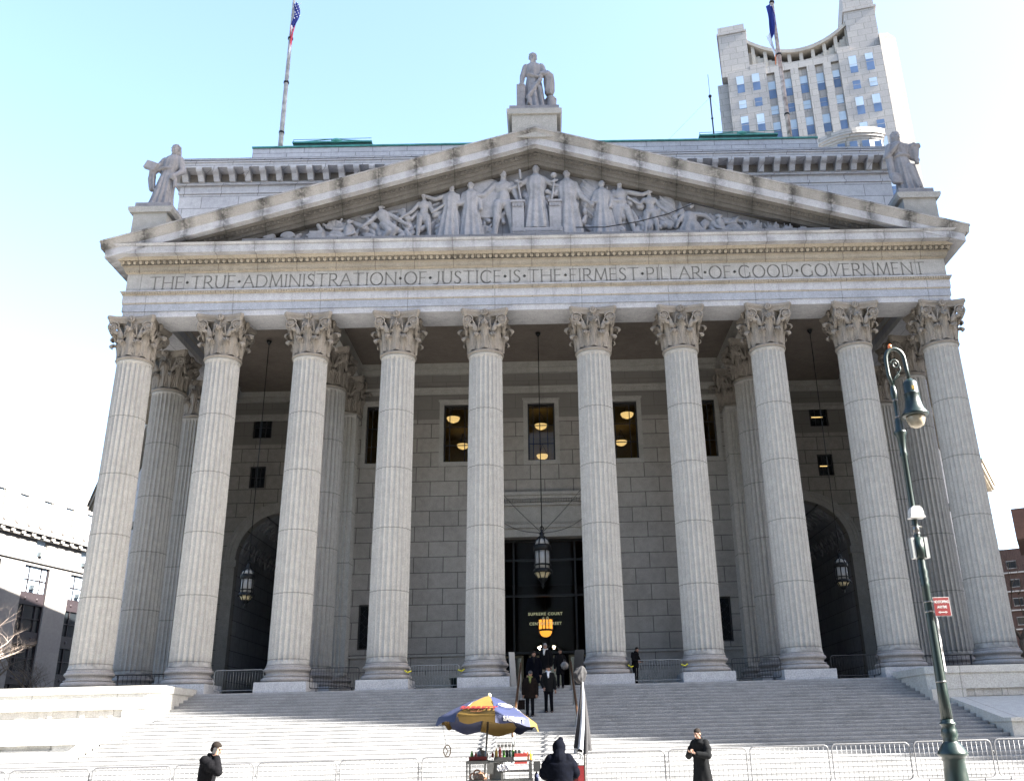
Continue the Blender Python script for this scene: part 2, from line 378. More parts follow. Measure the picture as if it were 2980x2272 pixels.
# terrace floors beside the portico
tf = MB(); tf.box(-40, -21.6, -1.2, 13.2, -3.9, -.01); tf.box(21.6, 40, -1.2, 13.2, -3.9, -.01); tf.build('terrace', M['pave'], kind='structure')

# ------------------------------------------------------------------ courthouse
CH = thing('courthouse', 'grey granite courthouse with ten fluted columns and a carved triangular pediment', 'building')
HX = 5.43/2; SP = 4.4
XS = [-(HX+SP*i) for i in range(4, -1, -1)]+[HX+SP*i for i in range(5)]
ZP, ZB, ZT, ZA = .448, 1.197, 15.88, 18.10
# --- column pieces
pl = MB(); pl.box(-1.14, 1.14, -1.14, 1.14, 0, ZP); plinth_me = pl.mesh('plinth', M['plinth'])
def arc(r, z, rad, a0, a1, n=7): return [(r+rad*math.cos(R(a0+(a1-a0)*i/n)), z+rad*math.sin(R(a0+(a1-a0)*i/n))) for i in range(n+1)]
prof = [(.9, ZP+.001)]+[(1.0+.13*math.cos(R(a)), ZP+.115+.112*math.sin(R(a))) for a in range(-90, 91, 20)]
prof += [(.985, ZP+.24), (1.03, ZP+.25), (1.045, ZP+.27), (1.03, ZP+.295), (.99, ZP+.30), (.955, ZP+.32), (.935, ZP+.36), (.935, ZP+.40), (.955, ZP+.44), (.99, ZP+.455)]
prof += [(.955+.09*math.cos(R(a)), ZP+.545+.085*math.sin(R(a))) for a in range(-90, 91, 20)]
prof += [(.955, ZP+.64), (.965, ZP+.66), (.965, ZP+.70), (.945, ZP+.72), (.91, ZP+.748)]
bs = MB(); bs.lathe(prof, 56); base_me = bs.mesh('base', M['base'])
def shaft_mesh(square=False):
    mb = MB(); n = 24*8; zs = [ZB, ZB+.05, ZB+.12, ZB+.17, ZB+.23, ZB+.3]+[ZB+.3+(ZT-ZB-.6)*i/14 for i in range(1, 14)]+[ZT-.3, ZT-.22, ZT-.16, ZT-.1, ZT-.04, ZT]
    v = []; f = []
    for z in zs:
        u = (z-ZB)/(ZT-ZB); r = .905-.078*u**1.4
        fl = 1
        if z < ZB+.05: r += .04; fl = 0
        elif z < ZB+.1: r += .02; fl = 0
        elif z < ZB+.2: fl = .55 if z > ZB+.13 else .15
        if z > ZT-.06: r += .03; fl = 0
        elif z > ZT-.12: r += .01; fl = 0
        elif z > ZT-.2: fl = .55
        for i in range(n):
            q = (i % 8)/8.0; a = 2*PI*i/n
            d = 0 if q < .1 else math.sin(PI*(q-.04)/.96)**.7*.088
            rr = r-d*fl
            if square:
                cx, sy = math.cos(a), math.sin(a); k = 1/max(abs(cx), abs(sy)); v.append((rr*k*.86*cx, rr*k*.86*sy, z))
            else: v.append((rr*math.cos(a), rr*math.sin(a), z))
    for k in range(len(zs)-1):
        for i in range(n): j = (i+1) % n; f.append((k*n+i, k*n+j, (k+1)*n+j, (k+1)*n+i))
    mb.add(v, f, False); return mb.mesh('shaft', M['shaft'])
shaft_me = shaft_mesh()
def leaf(mb, a0, z0, h, wd, curl, rbase=.80, out=.10, nu=22, nv=19):
    v = []; f = []
    for iu in range(nu+1):
        u = iu/nu
        if u < .72:
            zz = z0+h*u/.72*.93; rad = rbase+out*.5+out*(u/.72)**2
        else:
            q = (u-.72)/.28*R(215); zz = z0+h*.93+curl*.42*math.sin(q); rad = rbase+out*1.5+curl*.5*(1-math.cos(q))
        ww = wd*(.62+.5*math.sin(PI*min(u, .9)/.95)) if u < .8 else wd*(.95-.9*(u-.8)/.2*.6)
        ww *= 1+.20*math.cos(u*PI*9)
        for iv in range(nv):
            q = iv/(nv-1)*2-1
            ang = a0+q*ww/rad
            rr = rad-.10*q*q*(.3+u)+.045*math.exp(-(q/.16)**2)+.034*math.cos((abs(q)*4.2-u*2.4)*PI)*(.25+u)*min(1, abs(q)*4)
            v.append((rr*math.cos(ang), rr*math.sin(ang), zz-.10*abs(q)**2*(h if u > .6 else h*.3)))
    for iu in range(nu):
        for iv in range(nv-1): a = iu*nv+iv; f.append((a, a+1, a+nv+1, a+nv))
    mb.add(v, f, True)
def capital_mesh():
    mb = MB(); z = ZT
    mb.lathe([(.84, z), (.90, z+.02), (.925, z+.07), (.90, z+.12), (.85, z+.14), (.76, z+.16), (.73, z+1.1), (.76, z+1.45), (.86, z+1.75), (.98, z+1.93)], 40)
    for k in range(8): leaf(mb, k*PI/4+PI/8, z+.14, .74, .255, .30)
    for k in range(8): leaf(mb, k*PI/4, z+.2, 1.30, .25, .36, rbase=.82, out=.15)
    # caulis stalks, corner volutes and inner helices on the four faces
    for k in range(4):
        M4 = Matrix.Rotation(k*PI/2, 4, 'Z')
        for s in (-1, 1):
            n0 = len(mb.v); P = []
            P += [(.36*s, -.86, z+.95), (.40*s, -.90, z+1.2), (.50*s, -.94, z+1.45), (.62*s, -1.0, z+1.66)]
            c = Vector((.86*s, -1.03, z+1.64))
            for i in range(26):
                q = i/25; a = PI*(.86)-q*PI*4.2; rr = .27*(1-q)**.9+.02
                P.append((c.x+s*rr*math.cos(a), c.y-.05*q, c.z+rr*math.sin(a)))
            mb.tube(P, [.05, .05, .05, .05]+[.044-.02*i/25 for i in range(26)], 6)
            mb.ball((.86*s, -.98, z+1.64), (.2, .09, .2), 12, 8)
            P = [(.30*s, -.88, z+1.1), (.30*s, -.92, z+1.35), (.26*s, -.95, z+1.55)]
            c = Vector((.15*s, -.98, z+1.64))
            for i in range(18):
                q = i/17; a = q*PI*3.6; rr = .12*(1-q)**.9+.01
                P.append((c.x+s*rr*math.cos(a), c.y, c.z+rr*math.sin(a)))
            mb.tube(P, [.04]*3+[.03-.012*i/17 for i in range(18)], 6)
            # calyx leaves wrapping the volute stalk
            mb.ball((.50*s, -.92, z+1.28), (.13, .09, .27), 8, 8, rot=Matrix.Rotation(s*.45, 3, 'Y'))
            mb.ball((.74*s, -.97, z+1.38), (.19, .09, .10), 8, 8, rot=Matrix.Rotation(s*-.6, 3, 'Y'))
            mb.xf(M4, n0)
        n0 = len(mb.v)
        mb.ball((0, -.97, z+1.42), (.07, .06, .2)); mb.tube([(0, -.93, z+1.2), (0, -1.0, z+1.7), (0, -1.0, z+1.95)], .045, 6)
        for i in range(9):   # flower on the abacus
            a = 2*PI*i/9; mb.ball((.12*math.cos(a), -1.06, z+2.05+.12*math.sin(a)), (.075, .07, .075), 6, 5)
        mb.ball((0, -1.10, z+2.05), (.06, .09, .09), 6, 5)
        mb.xf(M4, n0)
    def abacus(hw, inn, cut, z0, z1, hw1=None, in1=None):
        def ring(hw, inn):
            pts = []
            for k in range(4):
                for i in range(13):
                    q = i/12*2-1; x = q*(hw-cut); y = -(inn+(hw-inn)*abs(q)**2.2)
                    pts.append(Matrix.Rotation(k*PI/2, 2) @ Vector((x, y)))
            return pts
        A = ring(hw, inn); B = ring(hw1 or hw, in1 or inn); n = len(A)
        mb.add([(p.x, p.y, z0) for p in A]+[(p.x, p.y, z1) for p in B], [tuple(range(n-1, -1, -1)), tuple(range(n, 2*n))]+[(i, (i+1) % n, n+(i+1) % n, n+i) for i in range(n)])
    abacus(1.10, .90, .10, z+1.88, z+2.02, 1.14, .93); abacus(1.15, .945, .11, z+2.02, z+2.08, 1.17, .96); abacus(1.20, .985, .12, z+2.08, ZA-.001)
    return mb.mesh('capital', M['cap'])
cap_me = capital_mesh()
pil_shaft = shaft_mesh(True)
def column(x, y, pil=False):
    c = bpy.data.objects.new('pilaster' if pil else 'column', None); COL.objects.link(c); c.parent = CH; c.location = (x, y, 0)
    for n, me in (('plinth', plinth_me), ('base', base_me), ('shaft', pil_shaft if pil else shaft_me), ('capital', cap_me)): mobj(n, me, c)
    return c
for x in XS: column(x, 0)
for x in (XS[0], XS[2], XS[7], XS[9]): column(x, 4.4); column(x, 8.8, True)
# --- entablature: a ring of mouldings round the portico (front and both returns)
FX = 20.92
def band(name, p, z0, z1, mat, depth=1.8, p1=None, back=12.0, par=None):
    "one course: p = projection beyond the frieze plane (y=-.88, x=±FX); p1 = projection at its top"
    p1 = p if p1 is None else p1; mb = MB()
    for (a, b, zz) in (((p, p1), 0, 0),):
        yo0, yo1 = -.88-p, -.88-p1; xo0, xo1 = FX+p, FX+p1; yi = -.88+depth; xi = FX-depth
        V = [(-xo0, yo0, z0), (xo0, yo0, z0), (xo0, back, z0), (xi, back, z0), (xi, yi, z0), (-xi, yi, z0), (-xi, back, z0), (-xo0, back, z0)]
        W = [(-xo1, yo1, z1), (xo1, yo1, z1), (xo1, back, z1), (xi, back, z1), (xi, yi, z1), (-xi, yi, z1), (-xi, back, z1), (-xo1, back, z1)]
        mb.add(V+W, [(0,5,4,1), (1,4,3,2), (0,7,6,5), (8,9,12,13), (9,10,11,12), (8,13,14,15)]+[(i, (i+1) % 8, 8+(i+1) % 8, 8+i) for i in range(8)])
    return mb.build(name, mat, par or ENT)
ENT = bpy.data.objects.new('entablature', None); COL.objects.link(ENT); ENT.parent = CH
band('architrave', -.02, ZA, 18.40, M['arch']); band('architrave', .03, 18.402, 18.80, M['arch2']); band('bead_moulding', .055, 18.802, 18.87, M['warm'])
band('architrave', .07, 18.872, 19.28, M['arch']); band('architrave_cap', .09, 19.282, 19.44, M['warm'], p1=.17); band('architrave_cap', .18, 19.442, 19.50, M['arch'])
band('frieze', 0, 19.502, 20.52, M['frieze'], depth=1.6)
band('bed_moulding', .05, 20.522, 20.66, M['warm'], p1=.14); band('bed_moulding', .15, 20.662, 20.88, M['warm']); band('bed_moulding', .2, 20.882, 20.93, M['warm'])
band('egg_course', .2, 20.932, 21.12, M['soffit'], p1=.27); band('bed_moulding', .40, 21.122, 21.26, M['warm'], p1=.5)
band('corona', .86, 21.262, 21.66, M['corona'], depth=2.6); band('corona_cap', .92, 21.662, 21.76, M['corona'], p1=1.0, depth=2.6)
e = MB()
def eggs(y, z, x0, x1, dx, rx, ry, rz, side=True):
    n = int((x1-x0)/dx)
    for i in range(n+1): e.ball((x0+(x1-x0)*i/n, y, z), (rx, ry, rz), 8, 6); 
    for i in range(n): xx = x0+(x1-x0)*(i+.5)/n; e.prism([(xx-.025, z+rz), (xx+.025, z+rz), (xx, z-rz)], 'y', y-.03, y+.05)
eggs(-1.20, 21.03, -21.1, 21.1, .30, .105, .10, .115)
for s in (-1, 1):
    for i in range(44): e.ball((s*21.22, -1.0+i*.265, 21.02), (.07, .085, .10), 6, 5)
e.build('egg_and_dart', M['warm'], ENT)
e = MB()
for i in range(330): x = -20.95+i*.1272; e.box(x, x+.07, -1.09, -1.0, 19.31, 19.40)
for i in range(330): x = -21.0+i*.1272; e.box(x, x+.075, -1.05, -.98, 20.56, 20.64)
e.build('leaf_moulding', M['warm'], ENT)
# --- incised inscription, drawn stroke by stroke
GL = {'T': (.8, [[(0,1),(.8,1)],[(.4,1),(.4,0)]]), 'H': (.86, [[(.08,0),(.08,1)],[(.78,0),(.78,1)],[(.08,.52),(.78,.52)]]), 'E': (.6, [[(.08,0),(.08,1)],[(.08,1),(.55,1)],[(.08,.53),(.48,.53)],[(.08,0),(.58,0)]]),
 'R': (.72, [[(.08,0),(.08,1)],'p',[(.3,.47),(.7,0)]]), 'U': (.8, [[(.08,1),(.08,.35),(.13,.14),(.26,.02),(.42,0),(.58,.04),(.68,.16),(.72,.35),(.72,1)]]), 'A': (.84, [[(.02,0),(.42,1),(.82,0)],[(.17,.38),(.67,.38)]]),
 'D': (.88, [[(.08,0),(.08,1),(.35,1),(.6,.93),(.76,.75),(.82,.5),(.76,.25),(.6,.07),(.35,0),(.08,0)]]), 'M': (1.0, [[(.06,0),(.16,1),(.5,.08),(.84,1),(.94,0)]]), 'I': (.2, [[(.1,0),(.1,1)]]),
 'N': (.88, [[(.08,0),(.08,1),(.8,0),(.8,1)]]), 'S': (.56, [[(.48,.86),(.4,.97),(.25,1),(.11,.92),(.08,.77),(.16,.62),(.36,.47),(.47,.34),(.48,.2),(.4,.06),(.24,0),(.1,.04),(.04,.15)]]),
 'O': (.98, ['o']), 'F': (.56, [[(.08,0),(.08,1)],[(.08,1),(.55,1)],[(.08,.53),(.46,.53)]]), 'J': (.45, [[(.35,1),(.35,.2),(.28,.02),(.12,-.06),(-.02,-.02)]]),
 'C': (.86, ['c']), 'P': (.62, [[(.08,0),(.08,1)],'p']), 'L': (.56, [[(.08,1),(.08,0),(.54,0)]]), 'G': (.92, ['c',[(.84,.08),(.84,.42)]]), 'V': (.84, [[(.02,1),(.42,0),(.82,1)]]),
 '.': (.3, ['d']), ' ': (.1, [])}
def inscription(text, x0, x1, z0, h, y, wd):
    tot = sum(GL[c][0]*h+.13*h for c in text); gap = (x1-x0-tot)/len(text); x = x0; mb = MB()
    def stroke(p, closed=False):
        n = len(p)
        for i in range(n-1):
            a = Vector((p[i][0], 0, p[i][1])); b = Vector((p[i+1][0], 0, p[i+1][1])); d = b-a
            if d.length < 1e-4: continue
            ww = wd*(.62 if abs(d.z) < abs(d.x)*.35 else 1.0)
            nn = Vector((-d.z, 0, d.x)).normalized()*ww/2; e_ = d.normalized()*ww*.3
            mb.obox((a+b)/2+Vector((0, y, 0)), d/2+e_, Vector((0, .003, 0)), nn)
    for ch in text:
        wl, ss = GL[ch]
        for s in ss:
            if s == 'o': p = [(.49+.44*math.sin(i*PI/10), .5+.52*math.cos(i*PI/10)) for i in range(21)]
            elif s == 'c': p = [(.49+.43*math.cos(R(a)), .5+.52*math.sin(R(a))) for a in range(42, 319, 15)]
            elif s == 'p': p = [(.08,1),(.34,1),(.5,.94),(.56,.8),(.56,.68),(.5,.54),(.34,.47),(.08,.47)]
            elif s == 'd': p = [(.08,.5),(.15,.58),(.22,.5),(.15,.44),(.08,.5)]
            else: p = s
            q = [(x+a*h, z0+b*h) for a, b in p]; stroke(q)
            if s not in ('o', 'c', 'p', 'd'):
                for (a, b), other in ((p[0], p[1]), (p[-1], p[-2])):
                    if abs(other[1]-b) > .3 and (b in (0, 1)): stroke([(x+(a-.075)*h, z0+b*h), (x+(a+.075)*h, z0+b*h)])
        x += wl*h+.13*h+gap
    return mb
ins = inscription('THE.TRUE.ADMINISTRATION.OF.JUSTICE.IS.THE.FIRMEST.PILLAR.OF.GOOD.GOVERNMENT', -19.75, 19.95, 19.65, .68, -.884, .068)
ins.build('inscription', M['letter'], ENT)
# --- pediment
PED = bpy.data.objects.new('pediment', None); COL.objects.link(PED); PED.parent = CH
SL = (28.28-21.88)/22.05
def rake(name, p, h0, h1, mat, yb, par=PED, xe=None, p1=None):
    "raking course: h = height below the top line, p = projection from the frieze plane"
    p1 = p if p1 is None else p1; mb = MB()
    for s in (-1, 1):
        X0 = xe if xe else FX+p
        zt = lambda x, h: 28.28-SL*abs(x)-h
        V = []
        for x in (0, s*X0):
            V += [(x, -.88-p, zt(x, h0)), (x, yb, zt(x, h0)), (x, yb, zt(x, h1)), (x, -.88-p1, zt(x, h1))]
        f = [(0,1,2,3), (7,6,5,4), (0,4,5,1), (1,5,6,2), (2,6,7,3), (3,7,4,0)]
        if s > 0: f = [q[::-1] for q in f]
        mb.add(V, f)
    return mb.build(name, mat, par)
rake('sima', 1.13, 0, .10, M['rake'], 2.0); rake('sima', 1.10, .102, .40, M['rake'], 2.0, p1=.95); rake('leaf_course', .94, .402, .50, M['rake'], 2.0, p1=.9)
rake('raking_corona', .885, .502, .93, M['rake2'], 2.0)
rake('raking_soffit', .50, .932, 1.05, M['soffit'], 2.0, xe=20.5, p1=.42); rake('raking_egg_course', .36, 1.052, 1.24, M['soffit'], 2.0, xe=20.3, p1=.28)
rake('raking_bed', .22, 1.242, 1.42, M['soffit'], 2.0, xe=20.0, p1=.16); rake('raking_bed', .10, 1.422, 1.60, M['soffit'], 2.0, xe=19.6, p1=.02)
e = MB()
for s in (-1, 1):
    for i in range(76):
        x = s*(.05+i*.262); e.ball((x, -1.22, 28.28-SL*abs(x)-1.145), (.085, .07, .095), 6, 5)
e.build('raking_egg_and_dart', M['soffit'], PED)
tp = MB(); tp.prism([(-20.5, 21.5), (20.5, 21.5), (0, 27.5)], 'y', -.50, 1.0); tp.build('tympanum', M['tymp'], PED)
tp = MB(); tp.box(-15.2, 15.2, -1.15, -.501, 21.77, 22.32); tp.build('relief_ledge', M['tymp'], PED)
rf = MB(); rf.prism([(-22.0, 21.80), (22.0, 21.80), (0, 28.15)], 'y', 1.0, 13.1); rf.build('portico_roof', M['attic'], CH)
# --- portico ceiling and beams
cl = MB(); cl.box(-19.3, 19.3, .95, 13.2, 19.2, 19.4); cl.build('portico_ceiling', M['ceil'], CH)
bm = MB()
for x in (XS[2], XS[7]): bm.box(x-.8, x+.8, .93, 9.0, ZA+.002, 19.198)
for a, b in ((-FX+1.83, XS[2]-.8), (XS[7]+.8, FX-1.83)): bm.box(a, b, 8.1, 9.4, ZA+.003, 19.197) if 0 else None
for x0, x1 in ((XS[2]+.8, XS[7]-.8),):
    for k in range(1, 3): xx = x0+(x1-x0)*k/3; bm.box(xx-.25, xx+.25, .95, 8.8, 18.95, 19.199)
bm.build('ceiling_beam', M['trim'], CH)
# --- walls behind the columns
def wallgrid(mb, x0, x1, z0, z1, y, th, holes):
    xs = sorted({x0, x1, *[h[0] for h in holes], *[h[1] for h in holes]}); zs = sorted({z0, z1, *[h[2] for h in holes], *[h[3] for h in holes]})
    for i in range(len(xs)-1):
        for j in range(len(zs)-1):
            cx, cz = (xs[i]+xs[i+1])/2, (zs[j]+zs[j+1])/2
            if any(h[0] < cx < h[1] and h[2] < cz < h[3] for h in holes): continue
            mb.box(xs[i], xs[i+1], y, y+th, zs[j], zs[j+1])
UW = [(-10.36, -8.75), (-5.78, -4.1), (-.81, .79), (4.05, 5.70), (8.75, 10.36)]
holes = [(a, b, 13.08, 16.62) for a, b in UW]+[(-10.3, -9.0, 2.6, 5.02), (9.0, 10.3, 2.6, 5.02), (-2.65, 2.65, 0, 8.56)]
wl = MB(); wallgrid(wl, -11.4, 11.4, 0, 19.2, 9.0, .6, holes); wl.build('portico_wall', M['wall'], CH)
wl = MB()
for s in (-1, 1):
    x0, x1 = sorted((s*11.9, s*12.3)); wl.box(x0, x1, 9.0, 13.2, 0, 19.2)
    x0, x1 = sorted((s*19.9, s*20.9)); wl.box(x0, x1, 9.5, 13.2, 0, 19.2)
    cx = s*15.9; a = 2.88                       # side bay wall with arched passage
    n = 20; pts = [(cx-a, 0), (cx-a, 8.45)]+[(cx-a*math.cos(PI*i/n), 8.45+a*math.sin(PI*i/n)) for i in range(1, n)]+[(cx+a, 8.45), (cx+a, 0)]
    hs = [(cx-2.55, cx-1.35, 16.16, 17.62), (cx-2.5, cx-1.5, 12.9, 14.32)] if s < 0 else [(cx+1.35, cx+2.55, 16.16, 17.62), (cx+1.5, cx+2.5, 12.9, 14.32)]
    wallgrid(wl, cx-4.0, cx-a, 0, 11.4, 13.2, .6, []); wallgrid(wl, cx+a, cx+4.0, 0, 11.4, 13.2, .6, [])
    wallgrid(wl, cx-4.0, cx+4.0, 11.4, 19.2, 13.2, .6, hs)
    for i in range(n):
        q0, q1 = PI*i/n, PI*(i+1)/n; xa, xb = cx-a*math.cos(q0), cx-a*math.cos(q1)
        wl.add([(xa, 13.2, 8.45+a*math.sin(q0)), (xb, 13.2, 8.45+a*math.sin(q1)), (xb, 13.2, 11.4), (xa, 13.2, 11.4), (xa, 13.8, 8.45+a*math.sin(q0)), (xb, 13.8, 8.45+a*math.sin(q1)), (xb, 13.8, 11.4), (xa, 13.8, 11.4)], [(0,1,2,3), (0,4,5,1), (5,4,7,6)])
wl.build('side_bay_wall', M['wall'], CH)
for s in (-1, 1):
    cx = s*15.9; tr = MB(); a0, a1 = 2.88, 3.5; n = 24
    for rr, yy in (((a0, 3.2), 13.12), ((3.2, 3.38), 13.06), ((3.38, 3.5), 13.0)):
        for i in range(n):
            q0, q1 = PI*i/n, PI*(i+1)/n
            P = lambda r, q, y: (cx-r*math.cos(q), y, 8.45+r*math.sin(q))
            tr.add([P(rr[0], q0, yy), P(rr[0], q1, yy), P(rr[1], q1, yy), P(rr[1], q0, yy), P(rr[0], q0, 13.3), P(rr[0], q1, 13.3), P(rr[1], q1, 13.3), P(rr[1], q0, 13.3)], [(0,1,2,3), (3,2,6,7), (0,4,5,1)])
    for k in (-1, 1):
        x0, x1 = sorted((cx+k*2.75, cx+k*3.6)); tr.box(x0, x1, 12.98, 13.5, 8.0, 8.42); x0, x1 = sorted((cx+k*2.85, cx+k*3.5)); tr.box(x0, x1, 13.08, 13.5, 0, 7.998)
    tr.build('arch_surround', M['trim'], CH)
    vt = MB(); n = 20                          # coffered barrel vault and walls of the passage
    for j in range(7):
        for i in range(n):
            q0, q1 = PI*i/n, PI*(i+1)/n; y0, y1 = 13.8+j*1.2, 13.8+(j+1)*1.2; P = lambda q, y, r=2.9: (cx-r*math.cos(q), y, 8.45+r*math.sin(q))
            vt.add([P(q0, y0), P(q1, y0), P(q1, y1), P(q0, y1)], [(0,1,2,3)])
            if i % 4 == 1:
                qm = (q0+PI*(i+2)/n)/2; vt.tube([Vector(P(qm+.16*math.cos(a)*1, (y0+y1)/2+.42*math.sin(a), 2.84)) for a in [PI*k/5 for k in range(10)]], .06, 5, closed=True)
    vt.box(cx-3.2, cx-2.9, 13.8, 22.2, 0, 8.6); vt.box(cx+2.9, cx+3.2, 13.8, 22.2, 0, 8.6); vt.box(cx-3.2, cx+3.2, 22.2, 22.5, 0, 12)
    vt.box(cx-2.9, cx+2.9, 13.8, 22.2, -.1, .0)
    vt.build('arched_passage', M['passage'], CH)
mo = MB()                                       # wall mouldings
for z0, z1, d in ((18.85, 19.198, .35), (18.55, 18.849, .2), (17.55, 17.72, .12), (17.3, 17.549, .06)):
    mo.box(-11.0, 11.0, 9.0-d, 8.999, z0, z1)
    for s in (-1, 1): x0, x1 = sorted((s*12.31, s*19.89)); mo.box(x0, x1, 13.2-d, 13.199, z0, z1)
for z0, z1, d in ((2.15, 2.25, .08), (.0, 1.2, .1)):
    for a, b in ((-11.0, -2.95), (2.95, 11.0)): mo.box(a, b, 9.0-d, 8.999, z0, z1)
mo.build('wall_moulding', M['trim'], CH)
# window surrounds, frames and panes
def grid_window(x0, x1, z0, z1, y, vs, hs, mat_pane, surround=True, par=CH, d=.12):
    if surround:
        s_ = MB(); w_ = .26; s_.box(x0-w_, x1+w_, y-.08, y-.002, z1, z1+w_); s_.box(x0-w_, x1+w_, y-.08, y-.002, z0-w_, z0)
        s_.box(x0-w_, x0, y-.08, y-.002, z0, z1); s_.box(x1, x1+w_, y-.08, y-.002, z0, z1)
        s_.box(x0-w_-.06, x1+w_+.06, y-.14, y-.081, z1+w_-.07, z1+w_+.05)
        s_.build('window_surround', M['trim'], par)
    f_ = MB(); q = .09
    for a, b, c, e_ in ((x0, x0+q, z0, z1), (x1-q, x1, z0, z1), (x0+q, x1-q, z0, z0+q), (x0+q, x1-q, z1-q, z1)): f_.box(a, b, y+d, y+d+.1, c, e_)
    for t_ in vs: xx = x0+(x1-x0)*t_; f_.box(xx-.022, xx+.022, y+d+.01, y+d+.07, z0+q, z1-q)
    for t_ in hs: zz = z0+(z1-z0)*t_; f_.box(x0+q, x1-q, y+d+.012, y+d+.068, zz-.02, zz+.02)
    fo = f_.build('window', M['winframe'], par)
    pn = MB(); pn.box(x0+q, x1-q, y+d+.03, y+d+.036, z0+q, z1-q); pn.build('pane', mat_pane, fo); return fo
for a, b in UW: grid_window(a, b, 13.08, 16.62, 9.0, (.2, .73), (.3, .62, .94), M['glass'])
for a, b in ((-10.3, -9.0), (9.0, 10.3)):
    fo = grid_window(a, b, 2.6, 5.02, 9.0, (), (), M['glassdk'], surround=False)
    gl = MB()
    for i in range(3):
        for j in range(5):
            x = a+.2+(b-a-.4)*i/2; z = 2.85+.48*j; gl.tube([(x-.2, 9.1, z), (x, 9.1, z+.24), (x+.2, 9.1, z), (x, 9.1, z-.24)], .012, 4, closed=True)
    gl.build('grille', M['bronze'], fo)
for s in (-1, 1):
    cx = s*15.9
    for (dx0, dx1, z0, z1) in ((-2.55, -1.35, 16.16, 17.62), (-2.5, -1.5, 12.9, 14.32)):
        a, b = (cx+dx0, cx+dx1) if s < 0 else (cx-dx1, cx-dx0); grid_window(a, b, z0, z1, 13.2, (.33, .66), (.5,), M['glassdk'], surround=False)
        if s > 0:
            l_ = MB(); l_.box(a+.15, b-.35, 13.27, 13.31, z0+.62, z0+.66); l_.build('lit_tube_lamp', M['lampon'], CH)
rm = MB()                                       # lit upper hall behind the windows
def shell(mb, x0, x1, y0, y1, z0, z1, front=False):
    V = [(x0,y0,z0),(x1,y0,z0),(x1,y1,z0),(x0,y1,z0),(x0,y0,z1),(x1,y0,z1),(x1,y1,z1),(x0,y1,z1)]
    mb.add(V, [(0,1,2,3), (7,6,5,4), (1,5,6,2), (2,6,7,3), (3,7,4,0)])
shell(rm, -11.3, 11.3, 9.61, 20.5, 12.6, 18.1); rm.build('upper_hall', M['room'], CH)
for x, y, z in ((-5.6, 12.6, 17.0), (-5.5, 18.4, 17.0), (-.05, 14.4, 17.0), (0, 20.0, 16.6), (5.45, 12.5, 17.0), (5.5, 18.4, 17.0), ):
    b_ = MB(); pr = [(.0, -.26), (.18, -.24), (.33, -.15), (.41, 0), (.41, .05), (.0, .04)]; b_.lathe(pr[1:], 20, (x, y, z)); b_.ball((x, y, z-.26), .05)
    bo = b_.build('bowl_lamp', M['lampon'], CH); c_ = MB()
    for k in range(3): a = k*2.09; c_.tube([(x+.38*math.cos(a), y+.38*math.sin(a), z+.04), (x, y, z+.9)], .012, 4)
    c_.build('chain', M['bronze'], bo)
# --- entrance
dr = MB(); dr.box(-2.95, -2.65, 8.85, 9.6, 0, 8.56); dr.box(2.65, 2.95, 8.85, 9.6, 0, 8.56); dr.box(-2.95, 2.95, 8.85, 9.6, 8.561, 9.05)
dr.box(-3.05, 3.05, 8.75, 8.999, 9.051, 9.4); dr.box(-3.0, 3.0, 8.84, 8.999, 9.401, 10.35); dr.box(-3.15, 3.15, 8.7, 8.999, 10.351, 10.5); dr.box(-3.3, 3.3, 8.6, 8.999, 10.72, 10.9); dr.box(-3.4, 3.4, 8.5, 8.999, 10.901, 11.1)
for i in range(44): x = -3.2+i*.1474; dr.box(x, x+.08, 8.6, 8.75, 10.52, 10.70)
for i in range(60): x = -3.0+i*.1; dr.box(x, x+.06, 8.7, 8.76, 9.28, 9.38)
dr.build('door_surround', M['trim'], CH)
en = bpy.data.objects.new('entrance', None); COL.objects.link(en); en.parent = CH
hall = MB(); shell(hall, -5, 5, 9.95, 30, 0, 9.0); hall.build('entrance_hall', M['roomdark'], en)
gl = MB(); gl.box(-2.65, 2.65, 9.8, 9.806, 2.3, 8.56); gl.build('glazing', M['doorglass'], en)
fr = MB()
for x in (-2.6, -1.75, 1.75, 2.6): fr.box(x-.05, x+.05, 9.74, 9.86, 2.3, 8.56)
for z in (2.3, 5.4, 7.4, 8.5): fr.box(-2.65, 2.65, 9.745, 9.855, z-.06, z+.06)
fr.build('door_frame', M['bronze'], en)
for x0, x1 in ((-2.45, -1.25), (-.95, .95), (1.25, 2.45)):
    d_ = MB(); d_.box(x0, x0+.12, 9.7, 9.8, 0, 2.15); d_.box(x1-.12, x1, 9.7, 9.8, 0, 2.15); d_.box(x0+.12, x1-.12, 9.7, 9.8, 2.03, 2.15); d_.box(x0+.12, x1-.12, 9.7, 9.8, 0, .25)
    do = d_.build('door', plain('dull brass', (.10, .08, .045), .5, .5), en); g_ = MB(); g_.box(x0+.12, x1-.12, 9.74, 9.746, .25, 2.03); g_.build('pane', M['glassdk'], do)
def text(body, size, loc, rot, mat, name, par, ext=.004, off=0, cx=True, spacing=1.0, shear=0):
    cu = bpy.data.curves.new('t', 'FONT'); cu.body = body; cu.size = size; cu.extrude = ext; cu.offset = off; cu.space_character = spacing; cu.shear = shear
    cu.align_x = 'CENTER' if cx else 'LEFT'; cu.resolution_u = 4
    o = bpy.data.objects.new('t', cu); COL.objects.link(o); dg = bpy.context.evaluated_depsgraph_get()
    me = bpy.data.meshes.new_from_object(o.evaluated_get(dg)); bpy.data.objects.remove(o)
    me.materials.clear(); me.materials.append(mat); q = mobj(name, me, par); q.location = loc; q.rotation_euler = rot; return q
text('SUPREME COURT', .21, (0, 9.79, 4.32), (PI/2, 0, 0), M['gold'], 'door_lettering', en, off=.008, spacing=1.22)
